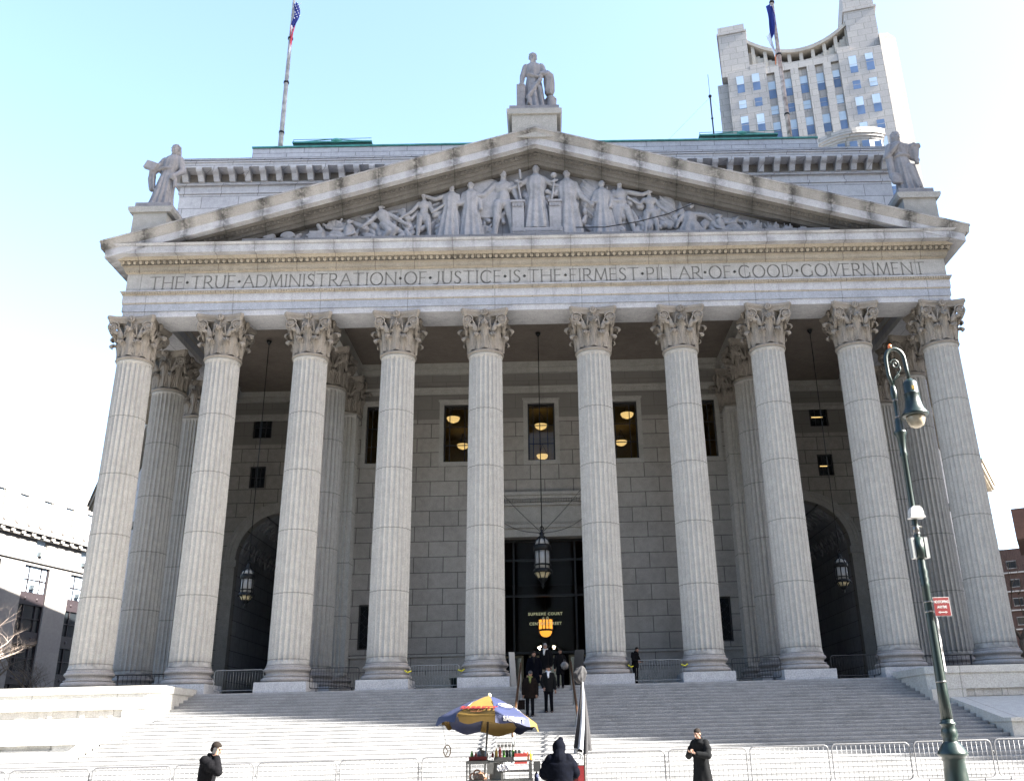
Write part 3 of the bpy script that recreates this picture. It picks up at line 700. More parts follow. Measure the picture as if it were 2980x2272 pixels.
text('6 0', .26, (0, 9.79, 4.05), (PI/2, 0, 0), M['gold'], 'door_lettering', en, off=.008, spacing=1.1)
text('CENTRE STREET', .21, (0, 9.79, 3.79), (PI/2, 0, 0), M['gold'], 'door_lettering', en, off=.008, spacing=1.22)
ld = MB()
for k in range(10):
    a = 2*PI*k/10; x, y = .33*math.cos(a), .33*math.sin(a); ld.box(x-.07, x+.07, 14+y-.07, 14+y+.07, 4.0, 4.55)
ld.lathe([(.12, 3.55), (.26, 3.62), (.36, 3.78), (.37, 3.88)], 14, (0, 14, 0)); lo = ld.build('hall_lantern', M['lampon2'], en)
ld = MB(); ld.lathe([(.39, 3.88), (.40, 3.98), (.37, 4.0)], 14, (0, 14, 0)); ld.tube([(0, 14, 4.5), (0, 14, 8.9)], .02, 5)
for k in range(6): a = 2*PI*k/6; ld.tube([(.4*math.cos(a), 14+.4*math.sin(a), 3.9), (.39*math.cos(a), 14+.39*math.sin(a), 4.6)], .02, 4)
ld.build('lantern_frame', M['bronze'], lo)
for x, dz in ((-.50, 0), (-.36, .06), (-.42, -.09), (.46, .05), (.54, .03), (.49, -.08)):
    b_ = MB(); b_.ball((x, 18, 3.29+dz), .05); b_.build('wall_light', M['bulb'], en)
# --- main block rising behind the portico
AT = bpy.data.objects.new('attic', None); COL.objects.link(AT); AT.parent = CH
a = MB(); wallgrid(a, -25.2, -20.9, 0, 19.2, 13.2, 1.5, []); wallgrid(a, 20.9, 25.2, 0, 19.2, 13.2, 1.5, []); a.box(-25.2, 25.2, 13.2, 45, 19.402, 34.3)
a.build('upper_wall', M['attic'], AT)
a = MB()
for z0, z1, d in ((34.302, 34.5, .08), (34.502, 34.95, .0), (34.952, 35.12, .2), (35.862, 36.218, 1.0), (36.22, 36.30, 1.08), (36.302, 36.40, .8), (36.402, 36.86, .3), (36.862, 37.0, .42)):
    a.box(-25.2-d, 25.2+d, 13.2-d, 46, z0, z1)
a.build('attic_cornice', M['attic'], AT)
a = MB(); a.box(-25.25, 25.25, 13.15, 46, 35.122, 35.86); a.build('bracket_frieze', M['cap'], AT)
for s in (-1, 1):      # recessed panels on the plain wall
    for k in range(3):
        x = s*(13.0+k*4.3); p_ = MB()
        for q in ((x-1.7, x+1.7, 32.55, 32.62), (x-1.7, x+1.7, 30.4, 30.47), (x-1.7, x-1.62, 30.47, 32.55), (x+1.62, x+1.7, 30.47, 32.55)): p_.box(q[0], q[1], 13.13, 13.199, q[2], q[3])
        p_.build('wall_panel', M['attic'], AT)
bk = MB(); pr = [(13.148, 35.13), (12.85, 35.13), (12.75, 35.3), (12.6, 35.5), (12.3, 35.6), (12.2, 35.74), (12.2, 35.861), (13.148, 35.861)]
bk.prism(pr, 'x', -.2, .2); bk_me = bk.mesh('bracket', M['attic'])
for i in range(46): mobj('bracket', bk_me, AT, (-24.75+i*1.1, 0, 0))
a = MB(); a.box(-21.7, 21.7, 16, 43, 36.9, 38.1); a.box(-21.5, 21.5, 16.25, 43, 38.102, 38.7); a.box(-21.65, 21.65, 16.1, 43, 38.702, 38.86); a.box(-21.5, 21.5, 16.3, 43, 38.862, 40.25)
a.build('attic_storey', M['attic'], AT)
a = MB(); a.box(-21.55, 21.55, 16.2, 43.2, 40.26, 40.38); a.build('copper_edge', M['copper'], AT)
# --- angled side wings with deep cornices
for s in (-1, 1):
    W = bpy.data.objects.new('wing', None); COL.objects.link(W); W.parent = CH
    ux, uy = .5*s, .866; nx, ny = .866*s, -.5
    O = Vector((25.2*s, 13.2, 0))
    def pt(u, n): return (O.x+ux*u+nx*n, O.y+uy*u+ny*n)
    def blk(mb, u0, u1, n0, n1, z0, z1):
        c = [pt(u0, n1), pt(u1, n1), pt(u1, n0), pt(u0, n0)]
        if s > 0: c = c[::-1]
        mb.prism(c[::-1], 'z', z0, z1)
    a = MB(); blk(a, 1.5, 41.2, -8, -1.9, -.5, 19.5); blk(a, 1.5, 9, -1.899, -1.5, -.5, 19.499); blk(a, 30.8, 41.2, -1.899, -1.6, -.5, 19.499); a.build('wing_wall', M['attic'], W)
    a = MB()
    for u0, u1 in ((-.8, 9.4), (30.4, 41.6)):
        for z0, z1, d in ((19.5, 20.2, -.9), (20.202, 20.5, -.4), (20.502, 20.9, .3), (20.902, 21.1, .45)): blk(a, u0, u1, -3, d, z0, z1)
        n = int((u1-u0)/.45)
        for i in range(n): blk(a, u0+i*.45, u0+i*.45+.2, -.399, .1, 20.25, 20.499)
    blk(a, 9.4, 30.4, -3, -.9, 20.2, 20.6)
    a.build('wing_cornice', M['warm'], W)
    a = MB(); blk(a, -.8, 9.4, -3, .42, 21.102, 21.2); blk(a, 30.4, 41.6, -3, .42, 21.102, 21.2); a.build('copper_edge', M['copper'], W)
    a = MB()
    for i in range(5): blk(a, 12+i*4.2, 13.4+i*4.2, -1.89, -1.4, 14.0, 14.4); blk(a, 12+i*4.2, 13.4+i*4.2, -1.89, -1.5, 8.0, 8.3)
    a.build('window_hood', M['trim'], W)
a = MB(); a.prism([(-30, 50), (-6, 100), (25, 100), (30, 50)], 'z', -3, 40.3); a.build('rear_shadow_block', M['attic'], CH)  # unseen block, added and shaped to throw a shadow on the left office block
# roof hatches / lanterns
for s, lab in ((-1, 'green copper skylight on the courthouse roof, beside the left flagpole'), (1, 'green copper skylight on the courthouse roof in front of the stepped tower')):
    t = thing('roof_skylight', lab, 'skylight', (s*15.7, 18, 40.39), group='copper skylights on the roof')
    a = MB(); a.prism([(-2.7, 0), (2.7, 0), (3.0, .75), (-3.0, .75)], 'y', -1, 3); a.build('curb', M['copperdk'], t)
    a = MB(); a.box(-3.05, 3.05, -1.1, 3, .752, .88); a.tube([(-2.4, -1, .9), (-1.2, -1, 1.0), (0, -1, 1.1), (1.2, -1, 1.0), (2.4, -1, .9)], .04, 5); a.ball((.3, -.9, .95), (.45, .3, .25)); a.tube([(-3, -1, 1.1), (3, -1, 1.15)], .025, 5); a.tube([(-3, -1, .9), (-3, -1, 1.1)], .025, 5)
    a.build('copper_lid', M['copper'], t)

# ------------------------------------------------------------------ neighbouring tower whose shadow lies over the portico
t = thing('office_tower', 'tall pale stone tower of the next block, beyond the right side of the portico', 'tower', (76, -10.8, -3.2))
a = MB(); a.box(-14, 14, -14.6, 30, 0, 128); a.box(-11, 11, -11.6, 26, 128.01, 150); a.prism([(-11, 150.01), (11, 150.01), (0, 175)], 'y', -11.6, 26); a.build('wall', M['office'], t)
a = MB()
for i in range(7):
    y = -12+i*4
    for k in range(22): a.box(-14.05, -13.99, y-.9, y+.9, 6+k*4, 8.4+k*4)
a.build('window', M['glassdk'], t)

# ------------------------------------------------------------------ bodies
def limb(mb, pts, rs, n=10):
    for i in range(len(pts)-1): mb.cap(pts[i], rs[i], pts[i+1], rs[i+1], n)
def hand(mb, wrist, d, nrm, s=1.0, curl=.5, thumb=1):
    "palm with five separate bent fingers; d = pointing direction, nrm = out of the palm"
    w = Vector(wrist); d = Vector(d).normalized(); nr = Vector(nrm); nr = (nr-d*nr.dot(d)).normalized(); sd = d.cross(nr)*thumb
    pc = w+d*.045*s
    for q in (-.024, -.008, .008, .024): mb.cap(w+d*.012*s+sd*q*.7*s, .015*s, w+d*.085*s+sd*q*1.05*s, .0115*s, 7)
    for q, l in ((-.028, .062), (-.010, .074), (.009, .080), (.028, .072)):
        p0 = w+d*.085*s+sd*q*1.12*s; a1 = curl*.6; a2 = curl*1.5
        p1 = p0+(d*math.cos(a1)+nr*math.sin(a1)+sd*q*1.5)*l*.5*s; p2 = p1+(d*math.cos(a2)+nr*math.sin(a2)+sd*q*1.5)*l*.5*s
        mb.cap(p0, .0100*s, p1, .0092*s, 7); mb.cap(p1, .0092*s, p2, .0080*s, 7)
    p0 = w+d*.025*s+sd*.028*s; p1 = p0+(d*.6+sd*.8+nr*.3)*.038*s; p2 = p1+(d*.85+sd*.3+nr*.5)*.032*s
    mb.cap(p0, .013*s, p1, .011*s, 7); mb.cap(p1, .011*s, p2, .009*s, 7)
def head_shape(mb, c, fwd, s=1.0, beard=False):
    c = Vector(c); f = Vector(fwd).normalized(); r = f.cross(Vector((0,0,1))).normalized(); u = r.cross(f)
    rot = Matrix((r, f, u)).transposed(); P = lambda x, y, z: c+(r*x+f*y+u*z)*s
    mb.ball(P(0, -.012, .025), (.076*s, .094*s, .090*s), 18, 12, rot=rot); mb.ball(P(0, .018, -.045), (.058*s, .072*s, .072*s), 14, 10, rot=rot)
    mb.ball(P(0, .062, -.088), (.030*s, .026*s, .024*s), 10, 8, rot=rot); mb.cap(P(0, .088, .012), .009*s, P(0, .108, -.028), .015*s, 8)
    for q in (-1, 1):
        mb.ball(P(q*.078, -.01, -.015), (.012*s, .022*s, .032*s), 8, 6, rot=rot); mb.ball(P(q*.030, .080, .030), (.026*s, .012*s, .009*s), 8, 6, rot=rot); mb.ball(P(q*.04, .058, -.025), (.024*s, .02*s, .025*s), 8, 6, rot=rot)
    mb.ball(P(0, .088, -.058), (.024*s, .012*s, .008*s), 8, 5, rot=rot); mb.ball(P(0, .086, -.070), (.020*s, .011*s, .007*s), 8, 5, rot=rot)
    return P, rot
def person(label, loc, rz, h, pose, out, group=None):
    Hh = h; V = lambda p: Vector(p)*Hh
    t = None
    skin = out.get('skin', M['skin']); vx = out.get('vox', .014)
    hd = V(pose.get('head', (0, -.02, .935))); fw = Vector(pose.get('look', (0, -1, -.05)))
    sh = {k: V(pose.get('sh'+k, (s*.108, 0, .815))) for k, s in (('R', -1), ('L', 1))}
    el = {k: V(pose.get('el'+k, (s*.145, .01, .635))) for k, s in (('R', -1), ('L', 1))}
    wr = {k: V(pose.get('wr'+k, (s*.150, -.03, .490))) for k, s in (('R', -1), ('L', 1))}
    hip = {k: V((s*.052, 0, .50)) for k, s in (('R', -1), ('L', 1))}
    kn = {k: V(pose.get('kn'+k, (s*.058, -.01, .275))) for k, s in (('R', -1), ('L', 1))}
    an = {k: V(pose.get('an'+k, (s*.060, .01, .045))) for k, s in (('R', -1), ('L', 1))}
    ch = V(pose.get('chest', (0, 0, .73))); b = MB()
    P, rot = head_shape(b, hd, fw, Hh/1.75)
    limb(b, [hd+Vector((0, 0, -.035*Hh)), ch+Vector((0, 0, .10*Hh))], [.030*Hh, .036*Hh])
    b.ball(ch, (.094*Hh, .062*Hh, .12*Hh), 14, 10); b.ball((ch+V((0, 0, .55)))/2, (.082*Hh, .056*Hh, .11*Hh), 14, 10); b.ball(V((0, 0, .52)), (.088*Hh, .062*Hh, .06*Hh), 14, 8)
    for k in 'RL':
        limb(b, [sh[k], el[k], wr[k]], [.030*Hh, .024*Hh, .016*Hh]); limb(b, [hip[k], kn[k], an[k]], [.050*Hh, .033*Hh, .022*Hh]); limb(b, [an[k]+Vector((0, .01, -.02)), an[k]+Vector((0, -.10*Hh, -.035*Hh))], [.022*Hh, .018*Hh])
        limb(b, [ch+Vector((0, 0, .07*Hh)), sh[k]], [.035*Hh, .030*Hh])
        hdv = pose.get('hd'+k, (wr[k]-el[k])); nn = pose.get('hn'+k, (0, 1, 0)); hand(b, wr[k], hdv, nn, Hh/1.75, pose.get('curl'+k, .6), (1 if k == 'R' else -1)*pose.get('th'+k, 1))
    t = mobj('person', remesh(b, vx, skin, 'body', 1)); t.location = loc; t.rotation_euler = (0, 0, rz); tag(t, label, 'person', group)
    # face marks
    e = MB()
    for q in (-1, 1): e.ball(P(q*.030, .086, .012), (.012*Hh/1.75, .006, .006*Hh/1.75), 8, 5, rot=rot); e.ball(P(q*.030, .094, .032), (.02, .004, .004), 6, 4, rot=rot)
    e.build('eyes_and_brows', M['hair'], t)
    if out.get('hair'):
        q = MB(); s = Hh/1.75
        if out.get('bald') is None:
            q.ball(P(0, -.022, .040), (.084*s, .098*s, .088*s), 16, 10, rot=rot); q.ball(P(0, -.055, -.02), (.070*s, .055*s, .07*s), 12, 8, rot=rot)
            q.ball(P(0, -.01, .072), (.070*s, .086*s, .052*s), 14, 8, rot=rot)
        q2 = remesh(q, .011, out['hair'], 'hair', 1); mobj('hair', q2, t)
    # coat
    cl = out.get('coat_len', .36); cm = out.get('coat', M['coat']); c = MB(); wd = out.get('bulk', 1.0); fl = out.get('flare', 1.0)
    rings = []
    for zz, rx, ry in ((cl, .118*fl, .085*fl), (cl+.06, .112*fl, .082*fl), (.50, .104, .078), (.60, .096, .072), (.70, .106, .076), (.76, .112, .074), (.81, .098, .066), (.845, .058, .05), (.865, .040, .040)):
        if zz >= .5 or zz < .5 and zz <= .5:
            k = max(0, min(1, (zz-.5)/.3)); ox, oy = ch.x*k, (ch.y)*k
            if zz > .8: ox, oy = (ch.x+hd.x)/2, (ch.y+hd.y*.6)/1.6
            rings.append((zz*Hh, ox, oy, rx*Hh*wd, ry*Hh*wd, 7, .035 if zz < .55 else .015, zz*9))
    rings.sort(); c.loft(rings, 40)
    for k in 'RL':
        w2 = wr[k]+(el[k]-wr[k])*.12
        limb(c, [sh[k]+(ch-sh[k])*.12, el[k], w2], [.047*Hh*wd, .040*Hh*wd, .033*Hh*wd], 12)
        mid = (sh[k]+el[k])/2; c.ball(mid+Vector((0, .01, 0)), (.046*Hh*wd, .05*Hh*wd, .05*Hh*wd)); c.ball(el[k]+Vector((0, .012, .02)), .040*Hh*wd)
    if out.get('collar', True): c.tube([Vector((.052*Hh*math.cos(a), .045*Hh*math.sin(a), .86*Hh+.012*Hh*math.sin(a)))+Vector(((ch.x+hd.x)/2, (ch.y+hd.y)/2, 0)) for a in [2*PI*i/12 for i in range(12)]], .017*Hh, 7, closed=True)
    if out.get('hood'):
        f = fw.normalized(); c.ball(hd+Vector((0, .005, .01)), (.138*s_(Hh), .145*s_(Hh), .160*s_(Hh)), 16, 12); c.cap(hd+Vector((0, -.01, .06)), .115*s_(Hh), hd+Vector((-.03, .0, .135)), .06*s_(Hh)); c.cap(hd+Vector((0, .06, -.09)), .11, hd+Vector((0, .09, -.17)), .13)
    mobj('coat', remesh(c, out.get('cvox', .016), cm, 'coat', 2), t)
    tr = MB()
    for k in 'RL':
        limb(tr, [hip[k]+Vector((0, 0, .03*Hh)), kn[k], an[k]+Vector((0, .0, -.01*Hh))], [.056*Hh, .041*Hh, .034*Hh], 12)
    tr.ball(V((0, 0, .51)), (.094*Hh, .070*Hh, .06*Hh)); mobj('trousers', remesh(tr, .018, out.get('trousers', M['jeans']), 'trousers', 1), t)
    for k in 'RL':
        q = MB(); a_ = an[k]; q.cap(a_+Vector((0, .02, -.028*Hh)), .030*Hh, a_+Vector((0, -.08*Hh, -.030*Hh)), .022*Hh); q.cap(a_+Vector((0, -.08*Hh, -.030*Hh)), .022*Hh, a_+Vector((0, -.115*Hh, -.033*Hh)), .018*Hh)
        mobj('shoe', remesh(q, .014, M['black'], 'shoe', 1), t)
    if out.get('scarf'):
        q = MB(); n0 = Vector(((ch.x+hd.x)/2, (ch.y+hd.y)/2, .865*Hh))
        q.tube([n0+Vector((.046*Hh*math.cos(a), .042*Hh*math.sin(a), .01*Hh*math.sin(2*a))) for a in [2*PI*i/12 for i in range(12)]], .021*Hh, 8, closed=True)
        q.cap(n0+Vector((.01, -.055*Hh, -.02*Hh)), .024*Hh, n0+Vector((.005, -.078*Hh, -.12*Hh)), .018*Hh); q.cap(n0+Vector((-.02, -.055*Hh, -.01*Hh)), .020*Hh, n0+Vector((-.015, -.078*Hh, -.09*Hh)), .016*Hh)
        mobj('scarf', remesh(q, .012, out['scarf'], 'scarf', 1), t)
    if out.get('hat'):
        q = MB(); s = Hh/1.75; q.ball(P(0, -.01, .058), (.088*s, .104*s, .075*s), 14, 9, rot=rot); q.ball(P(0, .0, .045), (.10*s, .118*s, .016*s), 16, 6, rot=rot)
        if out['hat'] == 'feather': q.cap(P(.0, -.04, .10), .008, P(-.05, -.09, .22), .014)
        else: q.ball(P(0, .08, .03), (.06*s, .07*s, .012*s), 12, 6, rot=rot)
        mobj('hat', remesh(q, .012, out.get('hatmat', M['coatbrown']), 'hat', 1), t)
    return t
def s_(h): return h/1.75

def stepz(y):
    k = math.ceil((Y0-y)/TR); return -RI*k if k > 0 else 0
BL = 'people on the steps in front of the entrance'
person('man in black overcoat walking right with a phone held to his ear', (-6.25, -24.5, gz(-6.2)), PI/2, 1.69,
       {'head': (.0, -.085, .925), 'look': (0, -1, -.45), 'chest': (0, -.02, .73), 'elR': (-.135, -.17, .69), 'wrR': (-.078, -.120, .842), 'hdR': (.18, .30, 1), 'hnR': (1, .2, 0), 'curlR': .8,
        'elL': (.14, .03, .63), 'wrL': (.13, -.08, .50), 'knR': (-.055, -.09, .28), 'anR': (-.06, -.10, .045), 'knL': (.055, .04, .28), 'anL': (.06, .13, .06)},
       {'hair': M['hair'], 'coat': M['coat'], 'coat_len': .22, 'bulk': 1.25, 'vox': .009, 'cvox': .014})
ph = MB(); ph.box(-.006, .006, -.034, .034, -.06, .06); po = thing('phone', 'pale mobile phone held to the ear of the man walking in front of the steps', 'phone', (-6.08, -24.66, gz(-6.2)+1.53), 0)
po.rotation_euler = (.15, .5, PI/2)
ph.build('body', M['black'], po); ph = MB(); ph.box(-.0085, -.0062, -.031, .031, -.055, .055); ph.build('back_cover', M['winframe'], po)
import_y = -19.6
person('man in long dark overcoat looking down at his hands, before the barriers', (3.62, -19.9, gz(4)), -.75, 1.66,
       {'head': (.0, -.05, .93), 'look': (-.1, -1, -.4), 'chest': (0, -.005, .73), 'elR': (-.165, -.06, .64), 'wrR': (-.055, -.185, .69), 'hdR': (.8, -.5, .2), 'hnR': (0, .3, 1), 'elL': (.165, -.06, .64), 'wrL': (.05, -.19, .67), 'hdL': (-.8, -.5, .3), 'hnL': (0, .3, 1)},
       {'hair': M['hair'], 'coat': M['coatgrey'], 'coat_len': .30, 'bulk': 1.18, 'vox': .009, 'cvox': .014, 'flare': 1.1})
person('person seen from behind in a hooded navy parka, beside the food cart', (.27, -25.9, gz(.3)), PI, 1.50,
       {'head': (.0, -.03, .93), 'look': (.1, -1, -.2), 'elR': (-.175, -.03, .66), 'wrR': (-.10, -.16, .60), 'elL': (.175, -.03, .66), 'wrL': (.10, -.16, .60)},
       {'coat': M['navy'], 'coat_len': .40, 'bulk': 1.55, 'hood': True, 'cvox': .014, 'collar': False})
def onstep(y): return stepz(y-.001)
person('man in feathered hat, pale scarf and grey jacket coming down the steps', (.10, -5.35, onstep(-5.35)), 0, 1.76,
       {'head': (.0, -.03, .935), 'look': (.05, -1, -.12), 'elR': (-.15, .0, .64), 'wrR': (-.11, -.08, .53), 'knL': (.058, -.04, .29), 'anL': (.065, -.02, .045)},
       {'hair': M['hair'], 'skin': M['skin'], 'coat': M['coatgrey'], 'coat_len': .44, 'scarf': M['scarfw'], 'hat': 'feather'}, group=BL)
person('person in black cap and olive green scarf coming down the steps', (-.62, -5.8, onstep(-5.8)), 0, 1.68,
       {'head': (.02, -.03, .935), 'look': (.1, -1, -.25)}, {'hair': M['hair'], 'skin': M['skin2'], 'coat': M['coatbrown'], 'coat_len': .40, 'bulk': 1.2, 'scarf': M['scarfg'], 'hat': 'cap', 'hatmat': M['black']}, group=BL)
person('bareheaded man in navy coat and grey scarf, behind the person with the green scarf', (-.48, -3.35, onstep(-3.35)), 0, 1.82,
       {'head': (.0, -.04, .93), 'look': (.05, -1, -.3)}, {'hair': M['hair'], 'coat': M['navy'], 'coat_len': .30, 'bulk': 1.2, 'scarf': M['coatgrey']}, group=BL)
person('grey haired man in dark coat and khaki trousers atop the steps', (.02, -1.75, onstep(-1.75)), -.5, 1.86,
       {'head': (.0, -.04, .935), 'look': (.3, -1, -.2)}, {'hair': M['hairgrey'], 'coat': M['coat'], 'coat_len': .42, 'bulk': 1.15, 'scarf': M['white'], 'trousers': M['khaki'], 'skin': M['skin2']}, group=BL)
person('dark clothed person with a pale plastic bag, atop the steps by the right handrail', (.62, -1.9, onstep(-1.9)), .1, 1.62,
       {'head': (.0, -.03, .93), 'look': (0, -1, -.4), 'elL': (.16, 0, .64), 'wrL': (.15, -.10, .6)}, {'hair': M['hair'], 'coat': M['coat'], 'coat_len': .34, 'skin': M['skin2']}, group=BL)
t = thing('plastic_bag', 'pale plastic bag carried at the top of the steps near the right handrail', 'bag', (.80, -2.25, onstep(-1.9)+.72))
a = MB(); a.loft([(0, 0, 0, .05, .04, 5, .1), (.06, 0, 0, .14, .08, 5, .1), (.2, 0, 0, .15, .09, 6, .12), (.3, 0, 0, .08, .05, 6, .2), (.34, 0, 0, .03, .02, 5, .1)], 30); a.build('bag', M['bagp'], t)
a = MB(); a.tube([(-.03, 0, .33), (-.02, 0, .42), (.02, 0, .42), (.03, 0, .33)], .008, 5); a.build('handle', M['bagp'], t)
person('dark haired man in black jacket beside the column right of the entrance', (3.95, -.45, 0), .9, 1.62,
       {'head': (.0, -.09, .91), 'look': (-.4, -1, -.3), 'chest': (0, -.03, .72), 'elL': (.15, -.05, .64), 'wrL': (.10, -.16, .60), 'elR': (-.15, -.05, .64), 'wrR': (-.10, -.16, .60)}, {'hair': M['hair'], 'coat': M['coat'], 'coat_len': .44, 'bulk': 1.1})
t = thing('handbag', 'dark shopping bag carried by the person with the green scarf', 'bag', (-.95, -5.9, onstep(-5.8)+.28))
a = MB(); a.box(-.14, .14, -.05, .05, 0, .34); a.build('bag', M['coatbrown'], t); a = MB(); a.tube([(-.07, 0, .34), (-.05, 0, .5), (.05, 0, .5), (.07, 0, .34)], .008, 5); a.build('handle', M['black'], t)

# ------------------------------------------------------------------ roof statues
def pedestal(t, w0, w1, z0, z1, slope=0):
    a = MB(); zt = z1
    a.prism([(-w0, z0+(0 if slope <= 0 else -slope)), (w0, z0+(0 if slope >= 0 else slope)), (w0, z1), (-w0, z1)], 'y', -1.0, 1.1); a.build('die', M['trim'], t)
    a = MB(); a.prism([(-w0-.18, z1+.002), (w0+.18, z1+.002), (w0+.28, z1+.18), (w0+.28, z1+.34), (-w0-.28, z1+.34), (-w0-.28, z1+.18)], 'y', -1.1, 1.2); a.build('cap_moulding', M['trim'], t)
    a = MB(); a.box(-w1, w1, -.85, 1.0, z1+.342, z1+.72); a.build('base_block', M['statue'], t)
    return z1+.72
def robe(mb, H, lean=0, z0=0, hw=.30, folds=11):
    rg = []
    for u, rx, ry, am in ((0, .165, .13, .10), (.04, .16, .125, .11), (.18, .135, .105, .11), (.32, .12, .095, .10), (.45, .112, .09, .07), (.52, .105, .085, .04), (.60, .092, .075, .05), (.68, .105, .082, .04), (.76, .112, .08, .03), (.82, .098, .066, .02), (.855, .045, .04, 0)):
        rg.append((z0+u*H, lean*(u-.1)*H, 0, rx*H, ry*H, folds, am, u*1.5))
    mb.loft(rg, 88)
# centre: bearded lawgiver
t = thing('roof_statue', 'stone statue of a bearded robed man on the peak of the pediment', 'statue', (-.02, -.9, 28.0), group='statues standing on the pediment')
z = pedestal(t, 1.2, 1.34, -.3, 1.12); H = 4.05
a = MB(); robe(a, H, 0, z, folds=9)
P, rot = head_shape(a, (-.02, -.10, z+.935*H), (.12, -1, -.25), 2.7); 
for i in range(34): q = i*2.4; a.ball(P(.076*math.cos(q), -.045+.07*math.sin(q), (.03 if math.sin(q) > .3 else -.01)+.05*abs(math.sin(i*1.3))), (.05, .05, .05), 6, 5)
for i in range(24): q = i*.9; a.ball(P(.045*math.cos(q), .07, -.10+.035*math.sin(q*1.3)), (.05, .06, .06), 6, 5)
a.cap((-.02, -.05, z+.84*H), .17, (-.02, -.08, z+.9*H), .16)
limb(a, [(-.42, 0, z+.79*H), (-.62, -.05, z+.62*H), (-.66, -.15, z+.50*H)], [.20, .16, .12]); a.ball((-.66, -.2, z+.47*H), (.14, .14, .12))
for i in range(4): a.cap((-.76+i*.06, -.3, z+.475*H), .035, (-.76+i*.06, -.36, z+.43*H), .03)
a.box(-.95, -.48, -.35, .3, z, z+.45*H)
limb(a, [(.42, 0, z+.79*H), (.60, -.12, z+.64*H), (.42, -.42, z+.60*H)], [.22, .19, .13]); limb(a, [(.42, -.42, z+.60*H), (.72, -.45, z+.585*H)], [.11, .10])
a.loft([(z+.30*H, .86, -.1, .16, .2, 5, .2), (z+.36*H, .84, -.1, .26, .26, 5, .15), (z+.5*H, .85, -.15, .27, .3, 6, .12), (z+.62*H, .80, -.2, .26, .3, 5, .12), (z+.66*H, .75, -.2, .15, .2, 5, .1)], 40)
a.cap((-.35, -.38, z+.22*H), .10, (.35, -.40, z+.50*H), .13); a.cap((-.30, -.38, z+.20*H), .12, (-.12, -.36, z+.03*H), .09); a.cap((.34, -.38, z+.38*H), .12, (.46, -.36, z+.05*H), .11)
a.cap((-.30, -.4, z+.60*H), .09, (.45, -.38, z+.55*H), .09); a.ball((.42, -.50, z+.02), (.13, .25, .08)); a.ball((-.30, -.50, z+.35), (.11, .22, .10))
a.lathe([(.30, 0), (.30, .9), (.33, .95), (.30, 1.02), (.22, 1.12), (.05, 1.18)], 18, (.93, .0, z)); a.ball((.95, 0, z+1.2), (.12, .1, .12))
mobj('figure', remesh(a, .032, M['statue'], 'figure', 1), t)
# left: woman with raised staff block
t = thing('roof_statue', 'stone statue of a robed woman holding a block, at the left end of the pediment', 'statue', (-19.95, -.5, 22.6), group='statues standing on the pediment')
z = pedestal(t, .86, .92, -.9, 1.15); H = 4.0
a = MB(); robe(a, H, .12, z, folds=13); hx = .42
P, rot = head_shape(a, (hx, -.08, z+.935*H), (-.35, -1, -.2), 2.55)
for i in range(40): q = i*2.4; a.ball(P(.080*math.cos(q), -.045+.075*math.sin(q), (.05 if math.sin(q) > .3 else .02)+.055*abs(math.sin(i*1.3))), (.05, .05, .05), 6, 5)
a.cap((hx+.16, .08, z+.93*H), .12, (hx+.2, .10, z+.80*H), .10); a.cap((hx-.18, .08, z+.9*H), .09, (hx-.22, .05, z+.8*H), .08)
a.cap((hx-.02, -.03, z+.84*H), .13, (hx, -.05, z+.9*H), .12)
limb(a, [(-.10, 0, z+.78*H), (-.55, -.05, z+.60*H), (-.62, -.25, z+.62*H)], [.19, .16, .12]); limb(a, [(.72, 0, z+.79*H), (.92, 0, z+.60*H), (.70, -.3, z+.50*H)], [.20, .17, .12])
a.ball((.62, -.38, z+.47*H), (.17, .17, .2)); a.cap((.72, -.3, z+.45*H), .08, (.74, -.25, z+.34*H), .10)
a.obox((-.68, -.25, z+.66*H), (.30, 0, -.12), (0, .13, 0), (.10, 0, .22)); a.cap((-.60, -.2, z+.6*H), .17, (-.66, 0, z+.52*H), .2); a.cap((-.55, -.2, z+.56*H), .06, (-.40, -.2, z+.3*H), .05)
a.cap((-.68, .0, z+.5*H), .2, (-.58, .0, z+.34*H), .17); a.ball((-.30, -.5, z+.06), (.14, .22, .08))
a.tube([(.1+.40*math.cos(q), .02+.36*math.sin(q), z+.615*H) for q in [2*PI*i/16 for i in range(16)]], .09, 6, closed=True)
mobj('figure', remesh(a, .032, M['statue'], 'figure', 1), t)
# right: woman with hand on breast and horn of flowers
t = thing('roof_statue', 'stone statue of a robed woman with flowers, at the right end of the pediment', 'statue', (19.95, -.5, 22.6), group='statues standing on the pediment')
z = pedestal(t, .86, .92, -.9, 1.15)
a = MB(); robe(a, H, -.06, z, folds=13); hx = -.22
P, rot = head_shape(a, (hx, -.08, z+.935*H), (.35, -1, -.2), 2.55)
for i in range(40): q = i*2.4; a.ball(P(.080*math.cos(q), -.045+.075*math.sin(q), (.05 if math.sin(q) > .3 else .02)+.055*abs(math.sin(i*1.3))), (.05, .05, .05), 6, 5)
a.cap((hx-.16, .08, z+.93*H), .12, (hx-.2, .10, z+.80*H), .10); a.cap((hx+.18, .08, z+.92*H), .09, (hx+.22, .08, z+.82*H), .08); a.cap((hx, -.03, z+.84*H), .13, (hx, -.05, z+.9*H), .12)
limb(a, [(-.62, 0, z+.79*H), (-.88, -.1, z+.62*H), (-.42, -.42, z+.74*H)], [.20, .17, .11]); hand(a, (-.42, -.42, z+.74*H), (.5, -.1, .6), (0, 1, 0), 2.3, .8)
limb(a, [(.26, 0, z+.79*H), (.52, .05, z+.62*H), (.72, -.15, z+.55*H)], [.19, .16, .12]); a.loft([(z+.50*H, .70, -.1, .10, .1), (z+.58*H, .66, -.1, .15, .15), (z+.70*H, .68, -.1, .22, .2), (z+.74*H, .68, -.1, .26, .22)], 24)
